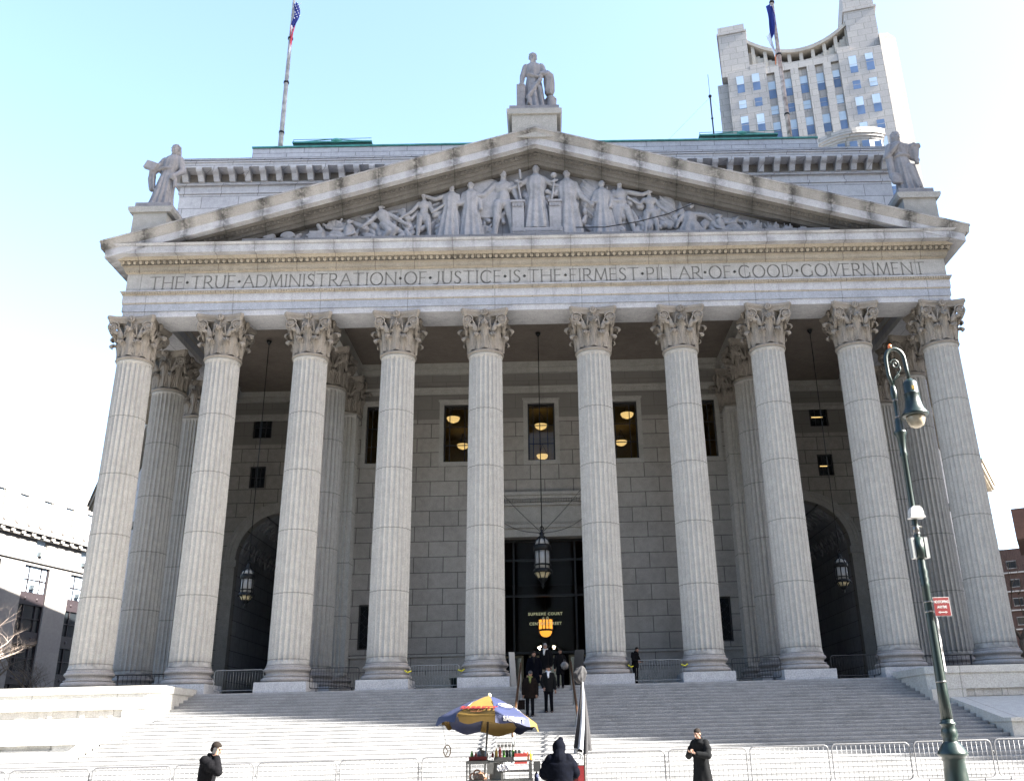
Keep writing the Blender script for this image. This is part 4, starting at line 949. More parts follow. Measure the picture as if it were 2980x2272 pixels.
for i in range(22): q = i*2.4; a.ball((.70+.24*math.cos(q), -.1+.2*math.sin(q), z+.77*H+.08*math.sin(i*1.9)), (.10, .10, .10), 6, 5)
a.loft([(z+.16*H, -.62, -.28, .26, .12), (z+.18*H, -.64, -.28, .32, .14), (z+.3*H, -.66, -.2, .30, .16), (z+.33*H, -.68, -.2, .2, .14)], 24); a.cap((-.75, 0, z+.62*H), .2, (-.78, -.05, z+.3*H), .16)
a.cap((.52, .1, z+.5*H), .12, (.72, .1, z+.06*H), .2); a.cap((.15, -.3, z+.42*H), .20, (.40, -.34, z+.10*H), .17)
a.tube([(-.10+.40*math.cos(q), .02+.36*math.sin(q), z+.615*H) for q in [2*PI*i/16 for i in range(16)]], .09, 6, closed=True)
mobj('figure', remesh(a, .032, M['statue'], 'figure', 1), t)

# ------------------------------------------------------------------ pediment relief
def rel(name, mb): mobj(name, remesh(mb, .04, M['figure'], name, 1), PED)
YR = -.62
def rhead(mb, x, z, s=2.1, look=(0, -1, 0)):
    head_shape(mb, (x, YR-.12, z), look, s)
    for i in range(22): q = i*2.4; mb.ball((x+.16*math.cos(q), YR-.02+.05*math.sin(q), z+.08+.11*math.sin(q*1.3)), (.06, .07, .06), 6, 5)
def standing(x, z0, z1, robed=True, lean=0, arms=((-.35, .55, -.3, .45), (.35, .55, .3, .45)), look=(0, -1, 0), wings=0, extra=None):
    mb = MB(); H = (z1-z0)/1.0; n0 = 0
    if robed:
        rg = [(z0+u*H, x+lean*u, YR, rx*H, ry*H, 11, am, x) for u, rx, ry, am in ((0, .20, .11, .13), (.2, .17, .10, .13), (.42, .135, .09, .11), (.55, .115, .09, .06), (.70, .135, .095, .05), (.80, .12, .08, .02), (.86, .05, .05, 0))]
        mb.loft(rg, 66)
    else:
        sx = x
        limb(mb, [(x-.07*H, YR, z0+.50*H), (x-.09*H, YR-.05, z0+.27*H), (x-.12*H, YR, z0+.02*H)], [.068*H, .048*H, .032*H]); limb(mb, [(x+.06*H+lean*.5, YR, z0+.50*H), (x+.10*H, YR-.06, z0+.27*H), (x+.12*H-lean*.6, YR, z0+.02*H)], [.068*H, .048*H, .032*H])
        mb.ball((x+lean*.6, YR, z0+.60*H), (.085*H, .07*H, .12*H)); mb.ball((x+lean*.8, YR-.03, z0+.74*H), (.11*H, .075*H, .10*H)); mb.ball((x+lean*.5, YR, z0+.50*H), (.09*H, .07*H, .06*H))
    hx = x+lean; rhead(mb, hx, z0+.93*H, H/1.8, look); mb.cap((hx, YR, z0+.82*H), .045*H, (hx, YR-.05, z0+.88*H), .04*H)
    for q, (ex, ez, wx, wz) in zip((-1, 1), arms):
        limb(mb, [(x+lean*.85+q*.10*H, YR, z0+.79*H), (x+ex*H*.55, YR-.1, z0+ez*H), (x+wx*H*.75, YR-.18, z0+wz*H)], [.042*H, .034*H, .024*H]); mb.ball((x+wx*H*.75, YR-.18, z0+wz*H), .032*H)
    if wings:
        for i in range(9):
            a0 = .25+i*.17; mb.cap((x+wings*.15*H, YR+.12, z0+.75*H), .06, (x+wings*(.15*H+(.16+.05*i)*H*math.cos(a0*.6)), YR+.14, z0+(.95-.095*i)*H), .07)
        mb.ball((x+wings*.33*H, YR+.10, z0+.62*H), (.17*H, .14, .34*H), 20, 12); [mb.cap((x+wings*.2*H, YR-.02, z0+(.85-.1*i)*H), .05, (x+wings*.46*H, YR-.02, z0+(.62-.12*i)*H), .05) for i in range(5)]
    if extra: extra(mb, x, z0, H)
    rel('relief_figure', mb)
def shield(mb, x, z0, H):
    mb.ball((x-.22*H, YR+.06, z0+.60*H), (.25*H, .17, .30*H), 28, 12); mb.tube([(x-.22*H+.24*H*math.cos(q), YR+.03, z0+.60*H+.29*H*math.sin(q)) for q in [2*PI*i/24 for i in range(24)]], .05, 6, closed=True)
def sword(s):
    def f(mb, x, z0, H): mb.cap((x-.18*H, YR-.15, z0+.60*H), .03*H, (x-.10*H, YR-.15, z0+.34*H), .02*H)
    return f
zb = 22.33
standing(0, 22.75, 26.75, True, arms=((-.42, .68, -.48, .62), (.42, .68, .48, .62)))
for s in (-1, 1):
    mb = MB(); mb.box(s*.97-.30, s*.97+.30, YR-.35, YR+.2, 22.7, 24.3); mb.box(s*.97-.36, s*.97+.36, YR-.4, YR+.2, 24.3, 24.42)
    for i in range(4): mb.box(s*.97-.28+i*.15, s*.97-.2+i*.15, YR-.43, YR-.34, 24.02, 24.2)
    mb.build('relief_pillar', M['figure'], PED)
    mb = MB(); mb.cap((s*.82, YR-.3, 24.5), .06, (s*.98, YR-.3, 25.7), .05); mb.cap((s*.78, YR-.3, 25.55), .06, (s*1.12, YR-.3, 25.65), .06)
    if s < 0: mb.cap((-.82, YR-.3, 25.8), .06, (-.86, YR-.3, 26.3), .07)
    else: mb.ball((.95, YR-.3, 25.95), (.18, .16, .16))
    mobj('relief_emblem', remesh(mb, .035, M['figure'], 'relief_emblem', 1), PED)
mb = MB(); mb.box(-1.35, 1.35, YR-.5, YR+.2, 22.35, 22.68); 
for i in range(14): mb.box(-1.28+i*.19, -1.18+i*.19, YR-.54, YR-.49, 22.44, 22.58)
mb.build('relief_plinth', M['figure'], PED)
standing(-1.75, zb, 26.48, False, arms=((-.45, .62, -.62, .60), (.3, .60, .25, .5)), extra=shield, look=(.5, -1, 0))
standing(1.65, zb, 26.42, True, arms=((-.3, .62, -.35, .66), (.3, .6, .42, .45)), look=(-.5, -1, 0), wings=1)
standing(-3.45, zb, 25.78, True, lean=-.05, arms=((-.3, .60, -.35, .62), (.25, .6, .2, .5)), look=(-.3, -1, 0))
standing(-4.62, zb, 25.66, True, lean=.12, arms=((-.40, .72, -.55, .78), (.3, .62, .5, .70)), look=(.6, -1, 0), extra=lambda mb, x, z0, H: mb.cap((x+.3, YR+.1, z0+.5*H), .2, (x+.75, YR+.15, z0+.1*H), .25))
standing(-5.95, zb, 25.12, False, arms=((-.40, .60, -.62, .42), (.30, .58, .52, .72)), extra=lambda mb, x, z0, H: (mb.tube([(x-.75+.35*math.cos(q), YR-.05, z0+1.0+.42*math.sin(q)) for q in [PI*.9+i*PI/8 for i in range(9)]], .06, 6), [mb.cap((x+.5+.12*i, YR+.12, z0+1.9-.1*i), .07, (x+.9+.16*i, YR+.15, z0+.5), .09) for i in range(3)]))
standing(3.50, zb, 25.72, True, lean=.0, arms=((-.3, .6, -.1, .6), (.3, .62, .4, .6)), look=(.3, -1, 0)); 
standing(4.62, zb, 25.72, False, lean=-.18, arms=((-.35, .62, -.3, .5), (.55, .72, .68, .80)), look=(.5, -1, .1), extra=lambda mb, x, z0, H: mb.cap((x-.5, YR+.12, z0+.6*H), .28, (x-.35, YR+.15, z0+.1*H), .3))
standing(6.0, zb, 25.12, False, arms=((-.35, .66, -.55, .80), (.35, .6, .45, .45)), look=(-.5, -1, 0), wings=1)
def blob(fn, name='relief_figure'):
    mb = MB(); fn(mb); rel(name, mb)
def bending(mb, x=-8.0, z=zb, m=1):
    limb(mb, [(x+.1*m, YR, z+1.0), (x+.55*m, YR-.08, z+.65), (x+.35*m, YR, z+.05)], [.27, .2, .13]); limb(mb, [(x+.0, YR, z+.95), (x+.25*m, YR-.12, z+.5), (x-.1*m, YR-.05, z+.05)], [.25, .19, .12])
    mb.cap((x+.1*m, YR, z+1.0), .27, (x-.12*m, YR-.05, z+1.55), .30); rhead(mb, x-.2*m, z+1.98, 1.6, (-m, -1, -.1)); limb(mb, [(x-.38*m, YR, z+1.6), (x-.75*m, YR-.12, z+1.1), (x-1.15*m, YR-.15, z+.75)], [.15, .12, .09])
    limb(mb, [(x+.2*m, YR, z+1.6), (x+.75*m, YR-.1, z+1.2), (x+1.2*m, YR-.12, z+.85)], [.15, .12, .09]); mb.cap((x+.6*m, YR+.1, z+.7), .22, (x+1.3*m, YR+.12, z+.15), .18)
blob(bending)
def reclining(mb, x, z, m, s=1.0):
    mb.cap((x, YR, z+.35*s), .26*s, (x+.15*m*s, YR-.05, z+.85*s), .27*s); rhead(mb, x+.12*m*s, z+1.22*s, 1.45*s, (-m, -1, 0))
    limb(mb, [(x, YR, z+.3*s), (x-.75*m*s, YR-.1, z+.55*s), (x-1.45*m*s, YR, z+.12*s)], [.22*s, .15*s, .09*s]); limb(mb, [(x, YR, z+.22*s), (x-.8*m*s, YR-.16, z+.25*s), (x-1.6*m*s, YR-.08, z+.08*s)], [.2*s, .14*s, .09*s])
    limb(mb, [(x+.3*m*s, YR, z+.9*s), (x+.45*m*s, YR-.1, z+.5*s), (x+.1*m*s, YR-.2, z+.3*s)], [.12*s, .10*s, .07*s]); limb(mb, [(x-.05*m*s, YR, z+.9*s), (x-.4*m*s, YR-.15, z+.7*s), (x-.75*m*s, YR-.2, z+.75*s)], [.12*s, .10*s, .07*s])
blob(lambda mb: reclining(mb, -9.95, zb-.02, 1, .92)); blob(lambda mb: reclining(mb, 9.7, zb-.02, -1, .85))
def seated(mb):
    x, z = 8.05, zb; mb.loft([(z, x+.1, YR, .75, .3, 9, .1), (z+.4, x+.05, YR, .6, .3, 9, .12), (z+.8, x, YR, .36, .26, 7, .08), (z+1.2, x, YR, .33, .22), (z+1.4, x, YR, .15, .12)], 60); rhead(mb, x+.1, z+1.68, 1.5, (-.3, -1, 0))
    limb(mb, [(x+.3, YR, z+1.25), (x+.8, YR-.1, z+1.1), (x+1.1, YR-.1, z+.8)], [.13, .11, .08]); limb(mb, [(x-.3, YR, z+1.25), (x-.6, YR-.1, z+.8), (x-.75, YR-.15, z+.4)], [.13, .11, .08])
blob(seated)
def book(mb):
    for i, (a, b) in enumerate(((-11.9, -11.0), (-12.0, -11.15), (-11.85, -11.1))): mb.box(a, b, YR-.3, YR+.1, zb+i*.2, zb+i*.2+.14)
    mb.cap((-11.1, YR-.1, zb+.2), .12, (-11.45, YR-.1, zb+.95), .12)
blob(book, 'relief_books')
for x, r in ((-12.95, .42), (-13.9, .36), (-14.7, .22)):
    def garl(mb, x=x, r=r):
        mb.ball((x, YR, zb+r*.5), (r, .3, r*.75)); [mb.tube([(x+r*(.9-.22*k)*math.cos(q), YR-.25, zb+r*.45+r*(.75-.2*k)*math.sin(q)) for q in [i*PI/6 for i in range(7)]], .05, 6) for k in range(3)]
    blob(garl, 'relief_scroll')
for x, s in ((11.3, 1), (12.3, .8), (13.1, .62), (13.9, .5)):
    def crown(mb, x=x, s=s):
        mb.ball((x, YR, zb+.2*s), (.55*s, .28, .33*s))
        for i in range(8): q = i*.7; mb.cap((x-.3*s+.1*i*s, YR-.1, zb+.1), .08*s, (x-.5*s+.15*i*s+.1*math.sin(q), YR-.22, zb+.55*s+.12*math.sin(q*2)), .05*s)
    blob(crown, 'relief_foliage')
def leaves(mb, x, z, n=11):
    for i in range(n): q = PI*(i+.5)/n; r = .45+.2*(i % 2); mb.cap((x, YR+.1, z), .05, (x+r*math.cos(q), YR-.05, z+r*math.sin(q)), .08)
blob(lambda mb: leaves(mb, -2.75, zb+.25), 'relief_foliage'); blob(lambda mb: leaves(mb, -10.6, zb+.75), 'relief_foliage')
# low background relief: drapery, beams and instruments
def backg(mb):
    for i in range(16):
        x = -11.5+i*1.5; hh = max(.4, (13.5-abs(x))*.24); mb.cap((x-.4, YR+.22, zb+.1), .16, (x+.5*math.sin(i*2.1), YR+.2, zb+hh), .12)
    mb.cap((8.9, YR+.1, zb+1.15), .12, (11.0, YR+.1, zb+.75), .12); mb.cap((-9.2, YR+.1, zb+1.5), .1, (-7.0, YR+.15, zb+1.9), .1); mb.cap((-7.2, YR+.1, zb+1.0), .1, (-5.2, YR+.15, zb+2.3), .12)
def backg2(mb):
    rnd = random.Random(3)
    for i in range(170):
        x = rnd.uniform(-13, 13); top = (14.5-abs(x))*.27; z0 = zb+rnd.uniform(0, max(.2, top-.5)); l = rnd.uniform(.3, .9); a = rnd.uniform(.5, 2.6)
        if z0+l > zb+top+.2: l = .25
        mb.cap((x, YR+.04, z0), rnd.uniform(.12, .24), (x+l*math.cos(a), YR+.13, z0+l*abs(math.sin(a))), rnd.uniform(.06, .16), 7)
blob(backg, 'relief_background'); blob(backg2, 'relief_drapery')
# cable drooping across the right half of the tympanum
ca = MB(); ca.tube([(2.0, -1.25, 22.55), (3.5, -1.3, 22.5), (5.2, -1.35, 22.75), (6.8, -1.4, 23.15), (8.2, -1.42, 23.75), (9.6, -1.4, 23.3), (11.2, -1.35, 23.0), (12.6, -1.3, 22.75)], .03, 5); ca.build('sagging_cable', M['black'], PED)

# ------------------------------------------------------------------ hanging lanterns of the portico
def lantern(label, x, y, z0, z1, ztop, s, cables=False):
    t = thing('hanging_lantern', label, 'lantern', (x, y, 0), group='bronze lanterns hanging in the portico')
    H = z1-z0; P = lambda u: z0+H*u; r = s
    a = MB(); a.lathe([(.02, P(0)), (.05*r/.4, P(.02)), (.08*r/.4, P(.04)), (.04*r/.4, P(.065)), (.13*r/.4, P(.10)), (.20*r/.4, P(.13)), (.26*r/.4, P(.16))], 16)
    a.lathe([(.46*r/.4, P(.245)), (.47*r/.4, P(.27)), (.44*r/.4, P(.30)), (.41*r/.4, P(.31))], 16); a.lathe([(.41*r/.4, P(.60)), (.44*r/.4, P(.62)), (.44*r/.4, P(.68)), (.41*r/.4, P(.70))], 16); a.lathe([(.41*r/.4, P(.36)), (.42*r/.4, P(.365)), (.42*r/.4, P(.38)), (.41*r/.4, P(.385))], 16)
    a.lathe([(.18*r/.4, P(.80)), (.2*r/.4, P(.83)), (.10*r/.4, P(.86)), (.14*r/.4, P(.89)), (.05*r/.4, P(.92)), (.04, P(.95))], 14)
    for k in range(8):
        q = PI/8+k*PI/4; c, s2 = math.cos(q), math.sin(q); rr = r*1.0
        a.tube([(rr*.62*c, rr*.62*s2, P(.15)), (rr*1.0*c, rr*1.0*s2, P(.26)), (rr*c, rr*s2, P(.70)), (rr*.82*c, rr*.82*s2, P(.77)), (rr*.4*c, rr*.4*s2, P(.825))], .032, 5)
        a.ball((rr*1.16*c, rr*1.16*s2, P(.25)), (.05, .05, .07), 6, 5)
    a.tube([(0, 0, P(.93)), (0, 0, ztop)], .028 if cables else .022, 6); a.tube([(.09*math.cos(q), 0, P(.975)+.12*math.sin(q)) for q in [2*PI*i/12 for i in range(12)]], .025, 5, closed=True)
    a.lathe([(.02, ztop-.25), (.12, ztop-.12), (.16, ztop)], 12); a.build('frame', M['bronze'], t)
    g = MB(); g.lathe([(.36*r/.4, P(.31)), (.37*r/.4, P(.45)), (.36*r/.4, P(.60))], 16); g.lathe([(.38*r/.4, P(.70)), (.33*r/.4, P(.76)), (.16*r/.4, P(.81))], 16); g.build('frosted_glass', M['frost'], t)
    g = MB(); g.lathe([(.24*r/.4, P(.15)), (.40*r/.4, P(.245))], 16); g.build('lower_glass', M['amberglass'], t)
    if cables:
        for k, (cx, cz, cy) in enumerate(((-3.3, 12.3, 4.3), (-3.6, 10.6, 4.3), (3.2, 12.3, 4.3), (3.5, 10.6, 4.3))):
            c = MB(); pts = []
            for i in range(13): u = i/12; pts.append((cx*u, (cy-.1)*u*.9, P(.9)+(cz-P(.9))*u-.55*math.sin(PI*u)*(1 if k % 2 else .3)))
            c.tube(pts, .018, 4); c.build('stay_cable', M['black'], t)
    return t
lantern('large black lantern hanging on a rod in front of the entrance doors', -.08, 4.4, 5.0, 8.15, 19.15, .42, True)
lantern('smaller black lantern hanging in the left bay before the left archway', -15.1, 4.4, 4.38, 6.75, 19.0, .33)
lantern('smaller black lantern hanging in the right bay before the right archway', 15.2, 4.4, 4.42, 6.55, 19.0, .33)

# ------------------------------------------------------------------ handrails of the central stair
for s, lab in ((-1, 'bronze handrail on grey posts down the steps, behind the food cart umbrella'), (1, 'bronze handrail on grey posts down the steps, behind the furled umbrella')):
    t = thing('handrail', lab, 'handrail', (s*1.08, 0, 0), group='handrails in the middle of the steps')
    f = lambda y: stepz(y) if y < Y0 else 0
    a = MB(); z = lambda y: (y-Y0)*.285; ys = [-1.7, -11.0]
    a.tube([(0, -1.5, .95), (0, -2.2, .90+z(-2.2)), (0, -11.1, .90+z(-11.1)), (0, -11.35, .80+z(-11.35))], .045, 8); a.build('rail', M['railwood'], t)
    for y in (-2.0, -4.6, -7.2, -9.8, -11.2):
        p_ = MB(); p_.tube([(0, y, stepz(y)), (0, y, .90+z(y))], .03, 8); p_.lathe([(.07, 0), (.07, .03), (.04, .06)], 10, (0, y, stepz(y))); p_.build('post', M['railpost'], t)
    a = MB(); a.tube([(.0, -2.3, .55+z(-2.3)), (.0, -11.1, .55+z(-11.1))], .02, 6); a.build('lower_rail', M['railpost'], t)

# ------------------------------------------------------------------ crowd barriers
def barrier_parts(t, w_, h, mat, legs=True, nb=15, rr=.019, foot=.0):
    a = MB(); r = .12; z0 = h*.16; P = []
    for cx, cz, a0 in ((w_/2-r, h-r, 0), (-w_/2+r, h-r, 90), (-w_/2+r, z0+r, 180), (w_/2-r, z0+r, 270)):
        for i in range(5): q = R(a0+i*22.5); P.append((cx+r*math.cos(q), 0, cz+r*math.sin(q)))
    a.tube(P, rr, 8, closed=True); a.build('frame', mat, t)
    a = MB()
    for i in range(1, nb+1): x = -w_/2+w_*i/(nb+1); a.tube([(x, 0, z0), (x, 0, h)], .0075, 5)
    a.build('bars', mat, t)
    for s in (-1, 1): l = MB(); l.tube([(s*w_*.36, -.28, .01), (s*w_*.36, -.06, .05), (s*w_*.36, 0, z0), (s*w_*.36, .06, .05), (s*w_*.36, .28, .01)], .014, 6); l.build('foot', mat, t)
    for s in (-1, 1): l = MB(); l.tube([(s*w_/2, 0, h*.75), (s*(w_/2+.05), 0, h*.75), (s*(w_/2+.05), 0, h*.69)], .012, 5); l.build('hook', mat, t)
t0 = None; FXP = (-18.6, -15.95); n = 17; first = None
def fence_at(u): return -15.2-.0*u
for i in range(15):
    x = -16.1+2.29*i; y = -15.25+.02*math.sin(i*1.9)-.004*x; lab = 'galvanised crowd barrier in the row along the foot of the steps'
    if first is None:
        first = thing('crowd_barrier', lab, 'barrier', (x, y, gz(x)), R(-.2), group='row of galvanised barriers along the foot of the steps'); barrier_parts(first, 2.18, 1.14, M['galv'], nb=15); c = first
    else: c = copy_tree(first); c.location = (x, y, gz(x)); c.rotation_euler = (0, 0, R(1.2*math.sin(i*2.3)))
    if 7 <= i <= 7: pass
labs = [('grey barrier between the second and third columns from the left', -13.5, 'g'), ('black barrier between the third and fourth columns from the left', -9.3, 'b'), ('grey barrier left of the entrance with yellow tape at its ends', -4.9, 'g'),
        ('grey barrier right of the entrance beside the man in the black jacket', 4.95, 'g'), ('dark barrier between the seventh and eighth columns from the left', 9.3, 'b'), ('dark barrier between the eighth and ninth columns from the left', 13.7, 'b')]
for lab, x, k in labs:
    c = thing('crowd_barrier', lab, 'barrier', (x, -.55, 0), 0, group='barriers between the columns'); barrier_parts(c, 2.15, 1.02, M['railpost'] if k == 'g' else M['black'], nb=17)
    if 'tape' in lab or 'right of' in lab:
        for s in (-1, 1): q = MB(); q.tube([(s*1.02, -.03, .8), (s*1.2, -.06, .74), (s*1.32, -.1, .83)], .03, 4); q.build('tape_knot', M['tape'], c)
for x, lab in ((-18.05, 'low black iron bench between the first and second columns on the left'), (18.1, 'low black iron bench between the last two columns on the right')):
    c = thing('bench', lab, 'bench', (x, .1, 0)); q = MB(); q.box(-1.0, 1.0, -.25, .25, .5, .54); q.build('seat', M['black'], c); q = MB(); q.tube([(-1.25, .2, .98), (1.25, .2, .98)], .03, 6)
    for i in range(12): q.tube([(-1.1+i*.2, .2, .54), (-1.1+i*.2, .2, .98)], .012, 5)
    q.build('backrest', M['black'], c)
    for sx in (-1, 1): q = MB(); q.tube([(sx*1.15, .2, .98), (sx*1.05, .2, 0)], .035, 6); q.tube([(sx*1.0, -.2, .5), (sx*1.0, -.2, 0)], .03, 6); q.build('leg', M['black'], c)
t = thing('rubbish_bin', 'dark green plastic tub on the portico floor beside the barrier left of the entrance', 'bin', (-3.95, -.1, 0)); q = MB(); q.lathe([(.26, 0), (.32, .42), (.36, .44), (.36, .48), (.30, .49)], 18); q.build('tub', M['green'], t)
t = thing('sign_board', 'leaning white board beside the left handrail at the top of the steps', 'board', (-1.45, -.9, 0), .5); q = MB(); q.obox((0, 0, .75), (.16, .05, 0), (0, .02, 0), (-.05, .0, .72)); q.build('panel', M['white'], t)
q = MB(); q.tube([(.1, .35, 0), (0, .03, 1.4)], .015, 5); q.build('strut', M['railpost'], t)
t = thing('sign_board', 'leaning dark board beside the right handrail at the top of the steps', 'board', (1.42, -1.3, 0), -.5); q = MB(); q.obox((0, 0, .75), (.2, .05, 0), (0, .02, 0), (.08, .0, .72)); q.build('panel', M['winframe'], t)
q = MB(); q.tube([(-.1, .35, 0), (0, .03, 1.4)], .015, 5); q.build('strut', M['railpost'], t)

# ------------------------------------------------------------------ street lamp with signs
LX, LY = 6.08, -28.3; LB = gz(LX)
t = thing('street_lamp', 'dark green cast-iron street lamp with a hooked top and hanging bell lamp', 'street lamp', (LX, LY, LB)); z = lambda v: v-LB
q = MB(); q.lathe([(.24, 0), (.24, .12), (.21, .18), (.19, .30), (.165, .9), (.155, z(-2.53)), (.17, z(-2.50)), (.165, z(-2.47)), (.215, z(-2.44)), (.215, z(-2.41)), (.17, z(-2.34)), (.12, z(-2.27)), (.095, z(-2.25)), (.11, z(-2.23)), (.10, z(-2.215)), (.122, z(-2.17)), (.112, z(-2.09)), (.09, z(-2.03)), (.115, z(-2.01)), (.115, z(-1.99)), (.09, z(-1.975)), (.098, z(-1.955)), (.085, z(-1.94))], 28)
q.build('base', M['green'], t)
q = MB(); q.lathe([(.082, z(-1.94)), (.072, z(-1.5)), (.062, z(-.4)), (.058, z(.02)), (.07, z(.05)), (.058, z(.08)), (.072, z(.14)), (.06, z(.18)), (.072, z(.26)), (.058, z(.32)), (.06, z(.44)), (.05, z(.5)), (.046, z(1.15)), (.044, z(2.15)), (.062, z(2.19)), (.05, z(2.24)), (.056, z(2.32)), (.07, z(2.50)), (.105, z(2.56)), (.10, z(2.59)), (.066, z(2.63)), (.06, z(2.76)), (.05, z(2.81)), (.036, z(2.83)), (.034, z(3.12)), (.05, z(3.2)), (.06, z(3.27)), (.045, z(3.36)), (.03, z(3.42))], 28, mod=lambda a, zz: 1+(.05*math.cos(a*14) if zz < z(-.4) else 0))
q.build('post', M['green'], t)
q = MB(); P = [(0, 0, z(3.40)), (-.04, 0, z(3.6)), (-.045, 0, z(3.8))]+[(.115-.16*math.cos(u), 0, z(3.88)+.21*math.sin(u)) for u in [PI*i/10 for i in range(11)]]+[(.285, 0, z(3.7)), (.295, 0, z(3.52))]
q.tube(P, [.032]*3+[.036]*11+[.034, .030], 10); q.build('crook', M['green'], t)
q = MB(); q.tube([(.10+.085*(1-i/30)*math.cos(i*.38+PI), 0, z(3.80)+.10*(1-i/30)*math.sin(i*.38)) for i in range(26)], .014, 6); q.tube([(.02, 0, z(3.42)), (.06, 0, z(3.56)), (.13, 0, z(3.63)), (.18, 0, z(3.7)), (.17, 0, z(3.78))], .016, 6); q.tube([(.02, 0, z(3.48)), (.10, 0, z(3.56)), (.14, 0, z(3.60)), (.11, 0, z(3.66))], .012, 6); q.build('scrollwork', M['green'], t)
q = MB(); q.lathe([(.03, z(4.09)), (.034, z(4.15)), (.02, z(4.17))], 12, (.06, 0, 0)); q.build('photocell', plain('orange cap', (.5, .12, .03), .4), t)
q = MB(); q.lathe([(.035, z(3.53)), (.105, z(3.47)), (.118, z(3.44)), (.120, z(3.27)), (.125, z(3.265)), (.125, z(3.25)), (.122, z(3.245)), (.13, z(3.12)), (.155, z(3.0)), (.20, z(2.92)), (.215, z(2.90)), (.218, z(2.87)), (.205, z(2.855)), (.18, z(2.85))], 28, (.30, 0, 0)); lh = q.build('lamp_shade', M['green'], t)
q = MB(); q.lathe([(.15, z(2.852)), (.152, z(2.82)), (.14, z(2.75)), (.11, z(2.69)), (.055, z(2.655)), (.01, z(2.648))], 24, (.30, 0, 0)); q.build('glass_bowl', plain('ribbed lamp glass', (.20, .17, .12), .25, var=.15, scale=20), lh)
q = MB(); q.box(.30-.03, .30+.02, -.124, -.119, z(3.30), z(3.37)); q.build('number_plate', M['mustard'], lh)
q = MB(); 
for zz in (3.13, 2.83): q.lathe([(.04, z(zz)), (.043, z(zz)), (.043, z(zz)+.03), (.04, z(zz)+.03)], 16)
for zz, rr in ((-.22, .066), (-.37, .068), (-1.41, .078), (.86, .052)): q.lathe([(rr, z(zz)), (rr+.004, z(zz)), (rr+.004, z(zz)+.02), (rr, z(zz)+.02)], 20)
q.build('steel_band', M['steel'], t)
q = MB(); q.prism([(-.105, z(1.115)), (.105, z(1.115)), (.105, z(1.19)), (.09, z(1.25)), (.05, z(1.29)), (-.05, z(1.29)), (-.09, z(1.25)), (-.105, z(1.19))], 'y', -.17, -.02); q.box(-.12, .12, -.18, -.01, z(1.10), z(1.125)); q.build('antenna_housing', M['white'], t)
q = MB(); q.lathe([(.05, z(.86)), (.055, z(.95)), (.045, z(1.0)), (.03, z(1.1))], 14); q.tube([(-.09, -.03, z(1.0)), (.09, -.03, z(.97))], .012, 5); q.build('clamp', M['steel'], t)
for s in (-1, 1): q = MB(); q.box(s*.105-.028, s*.105+.028, -.06, .06, z(.47), z(.80)); q.build('control_box', M['railpost'], t)
q = MB(); q.lathe([(.085, z(.47)), (.085, z(.80))], 16); q.build('collar_sleeve', M['green'], t)
# signs
def plate(par, w_, h, zc, x0, mat, rz, name, edge=M['white']):
    o = bpy.data.objects.new(name, None); COL.objects.link(o); o.parent = par; o.location = (x0, -.075, zc); o.rotation_euler = (0, 0, rz)
    q = MB(); q.box(0, w_, -.003, 0, -h/2, h/2); q.build('border', edge, o); q = MB(); q.box(.008, w_-.008, -.0045, -.0031, -h/2+.008, h/2-.008); q.build('face', mat, o); return o
sg = thing('traffic_sign', 'red NO STOPPING ANYTIME sign banded to the street lamp', 'sign', (LX, LY, z(-.295)+LB)); sg.location.z = -.295
q = MB(); q.box(.045, .305, -.083, -.08, -.145, .145); q.build('border', M['white'], sg); q = MB(); q.box(.053, .297, -.0855, -.0832, -.137, .137); q.build('face', M['reds'], sg)
text('NO STOPPING', .058, (.175, -.086, .055), (PI/2, 0, 0), M['white'], 'lettering', sg, .001, .0012, spacing=.82).scale = (.72, 1, 1)
text('ANYTIME', .058, (.175, -.086, -.025), (PI/2, 0, 0), M['white'], 'lettering', sg, .001, .0012, spacing=.82).scale = (.72, 1, 1)
q = MB(); q.box(.12, .23, -.0875, -.0857, -.092, -.078); q.prism([(.10, -.085), (.135, -.105), (.135, -.065)], 'y', -.0875, -.0857); q.prism([(.25, -.085), (.215, -.065), (.215, -.105)], 'y', -.0875, -.0857); q.build('arrow', M['white'], sg)
sg = thing('traffic_sign', 'black sign with a white diamond, seen edge-on under the red sign', 'sign', (LX+.07, LY-.03, -.555), R(62)); q = MB(); q.box(-.02, .22, -.004, 0, -.15, .15); q.build('border', M['white'], sg); q = MB(); q.box(-.013, .213, -.006, -.0041, -.143, .143); q.build('face', M['black'], sg)
q = MB(); q.tube([(.06, -.008, 0), (.09, -.008, .09), (.12, -.008, 0), (.09, -.008, -.09)], .008, 4, closed=True); q.build('diamond', M['white'], sg)
text('BUS\nLANE', .045, (.17, -.007, .05), (PI/2, 0, 0), M['white'], 'lettering', sg, .001)
sg = thing('traffic_sign', 'white sign with a bicycle emblem, seen nearly edge-on under the black sign', 'sign', (LX+.07, LY-.03, -.985), R(62)); q = MB(); q.box(-.02, .22, -.004, 0, -.27, .27); q.build('border', M['black'], sg); q = MB(); q.box(-.014, .214, -.006, -.0041, -.262, .262); q.build('face', M['white'], sg)
q = MB()
for cx in (.05, .15): q.tube([(cx+.033*math.cos(u), -.008, .05+.033*math.sin(u)) for u in [2*PI*i/14 for i in range(14)]], .005, 4, closed=True)
q.tube([(.05, -.008, .05), (.08, -.008, .10), (.13, -.008, .10), (.10, -.008, .05), (.08, -.008, .10)], .005, 4); q.tube([(.15, -.008, .05), (.13, -.008, .12)], .005, 4); q.build('bicycle_mark', M['black'], sg)

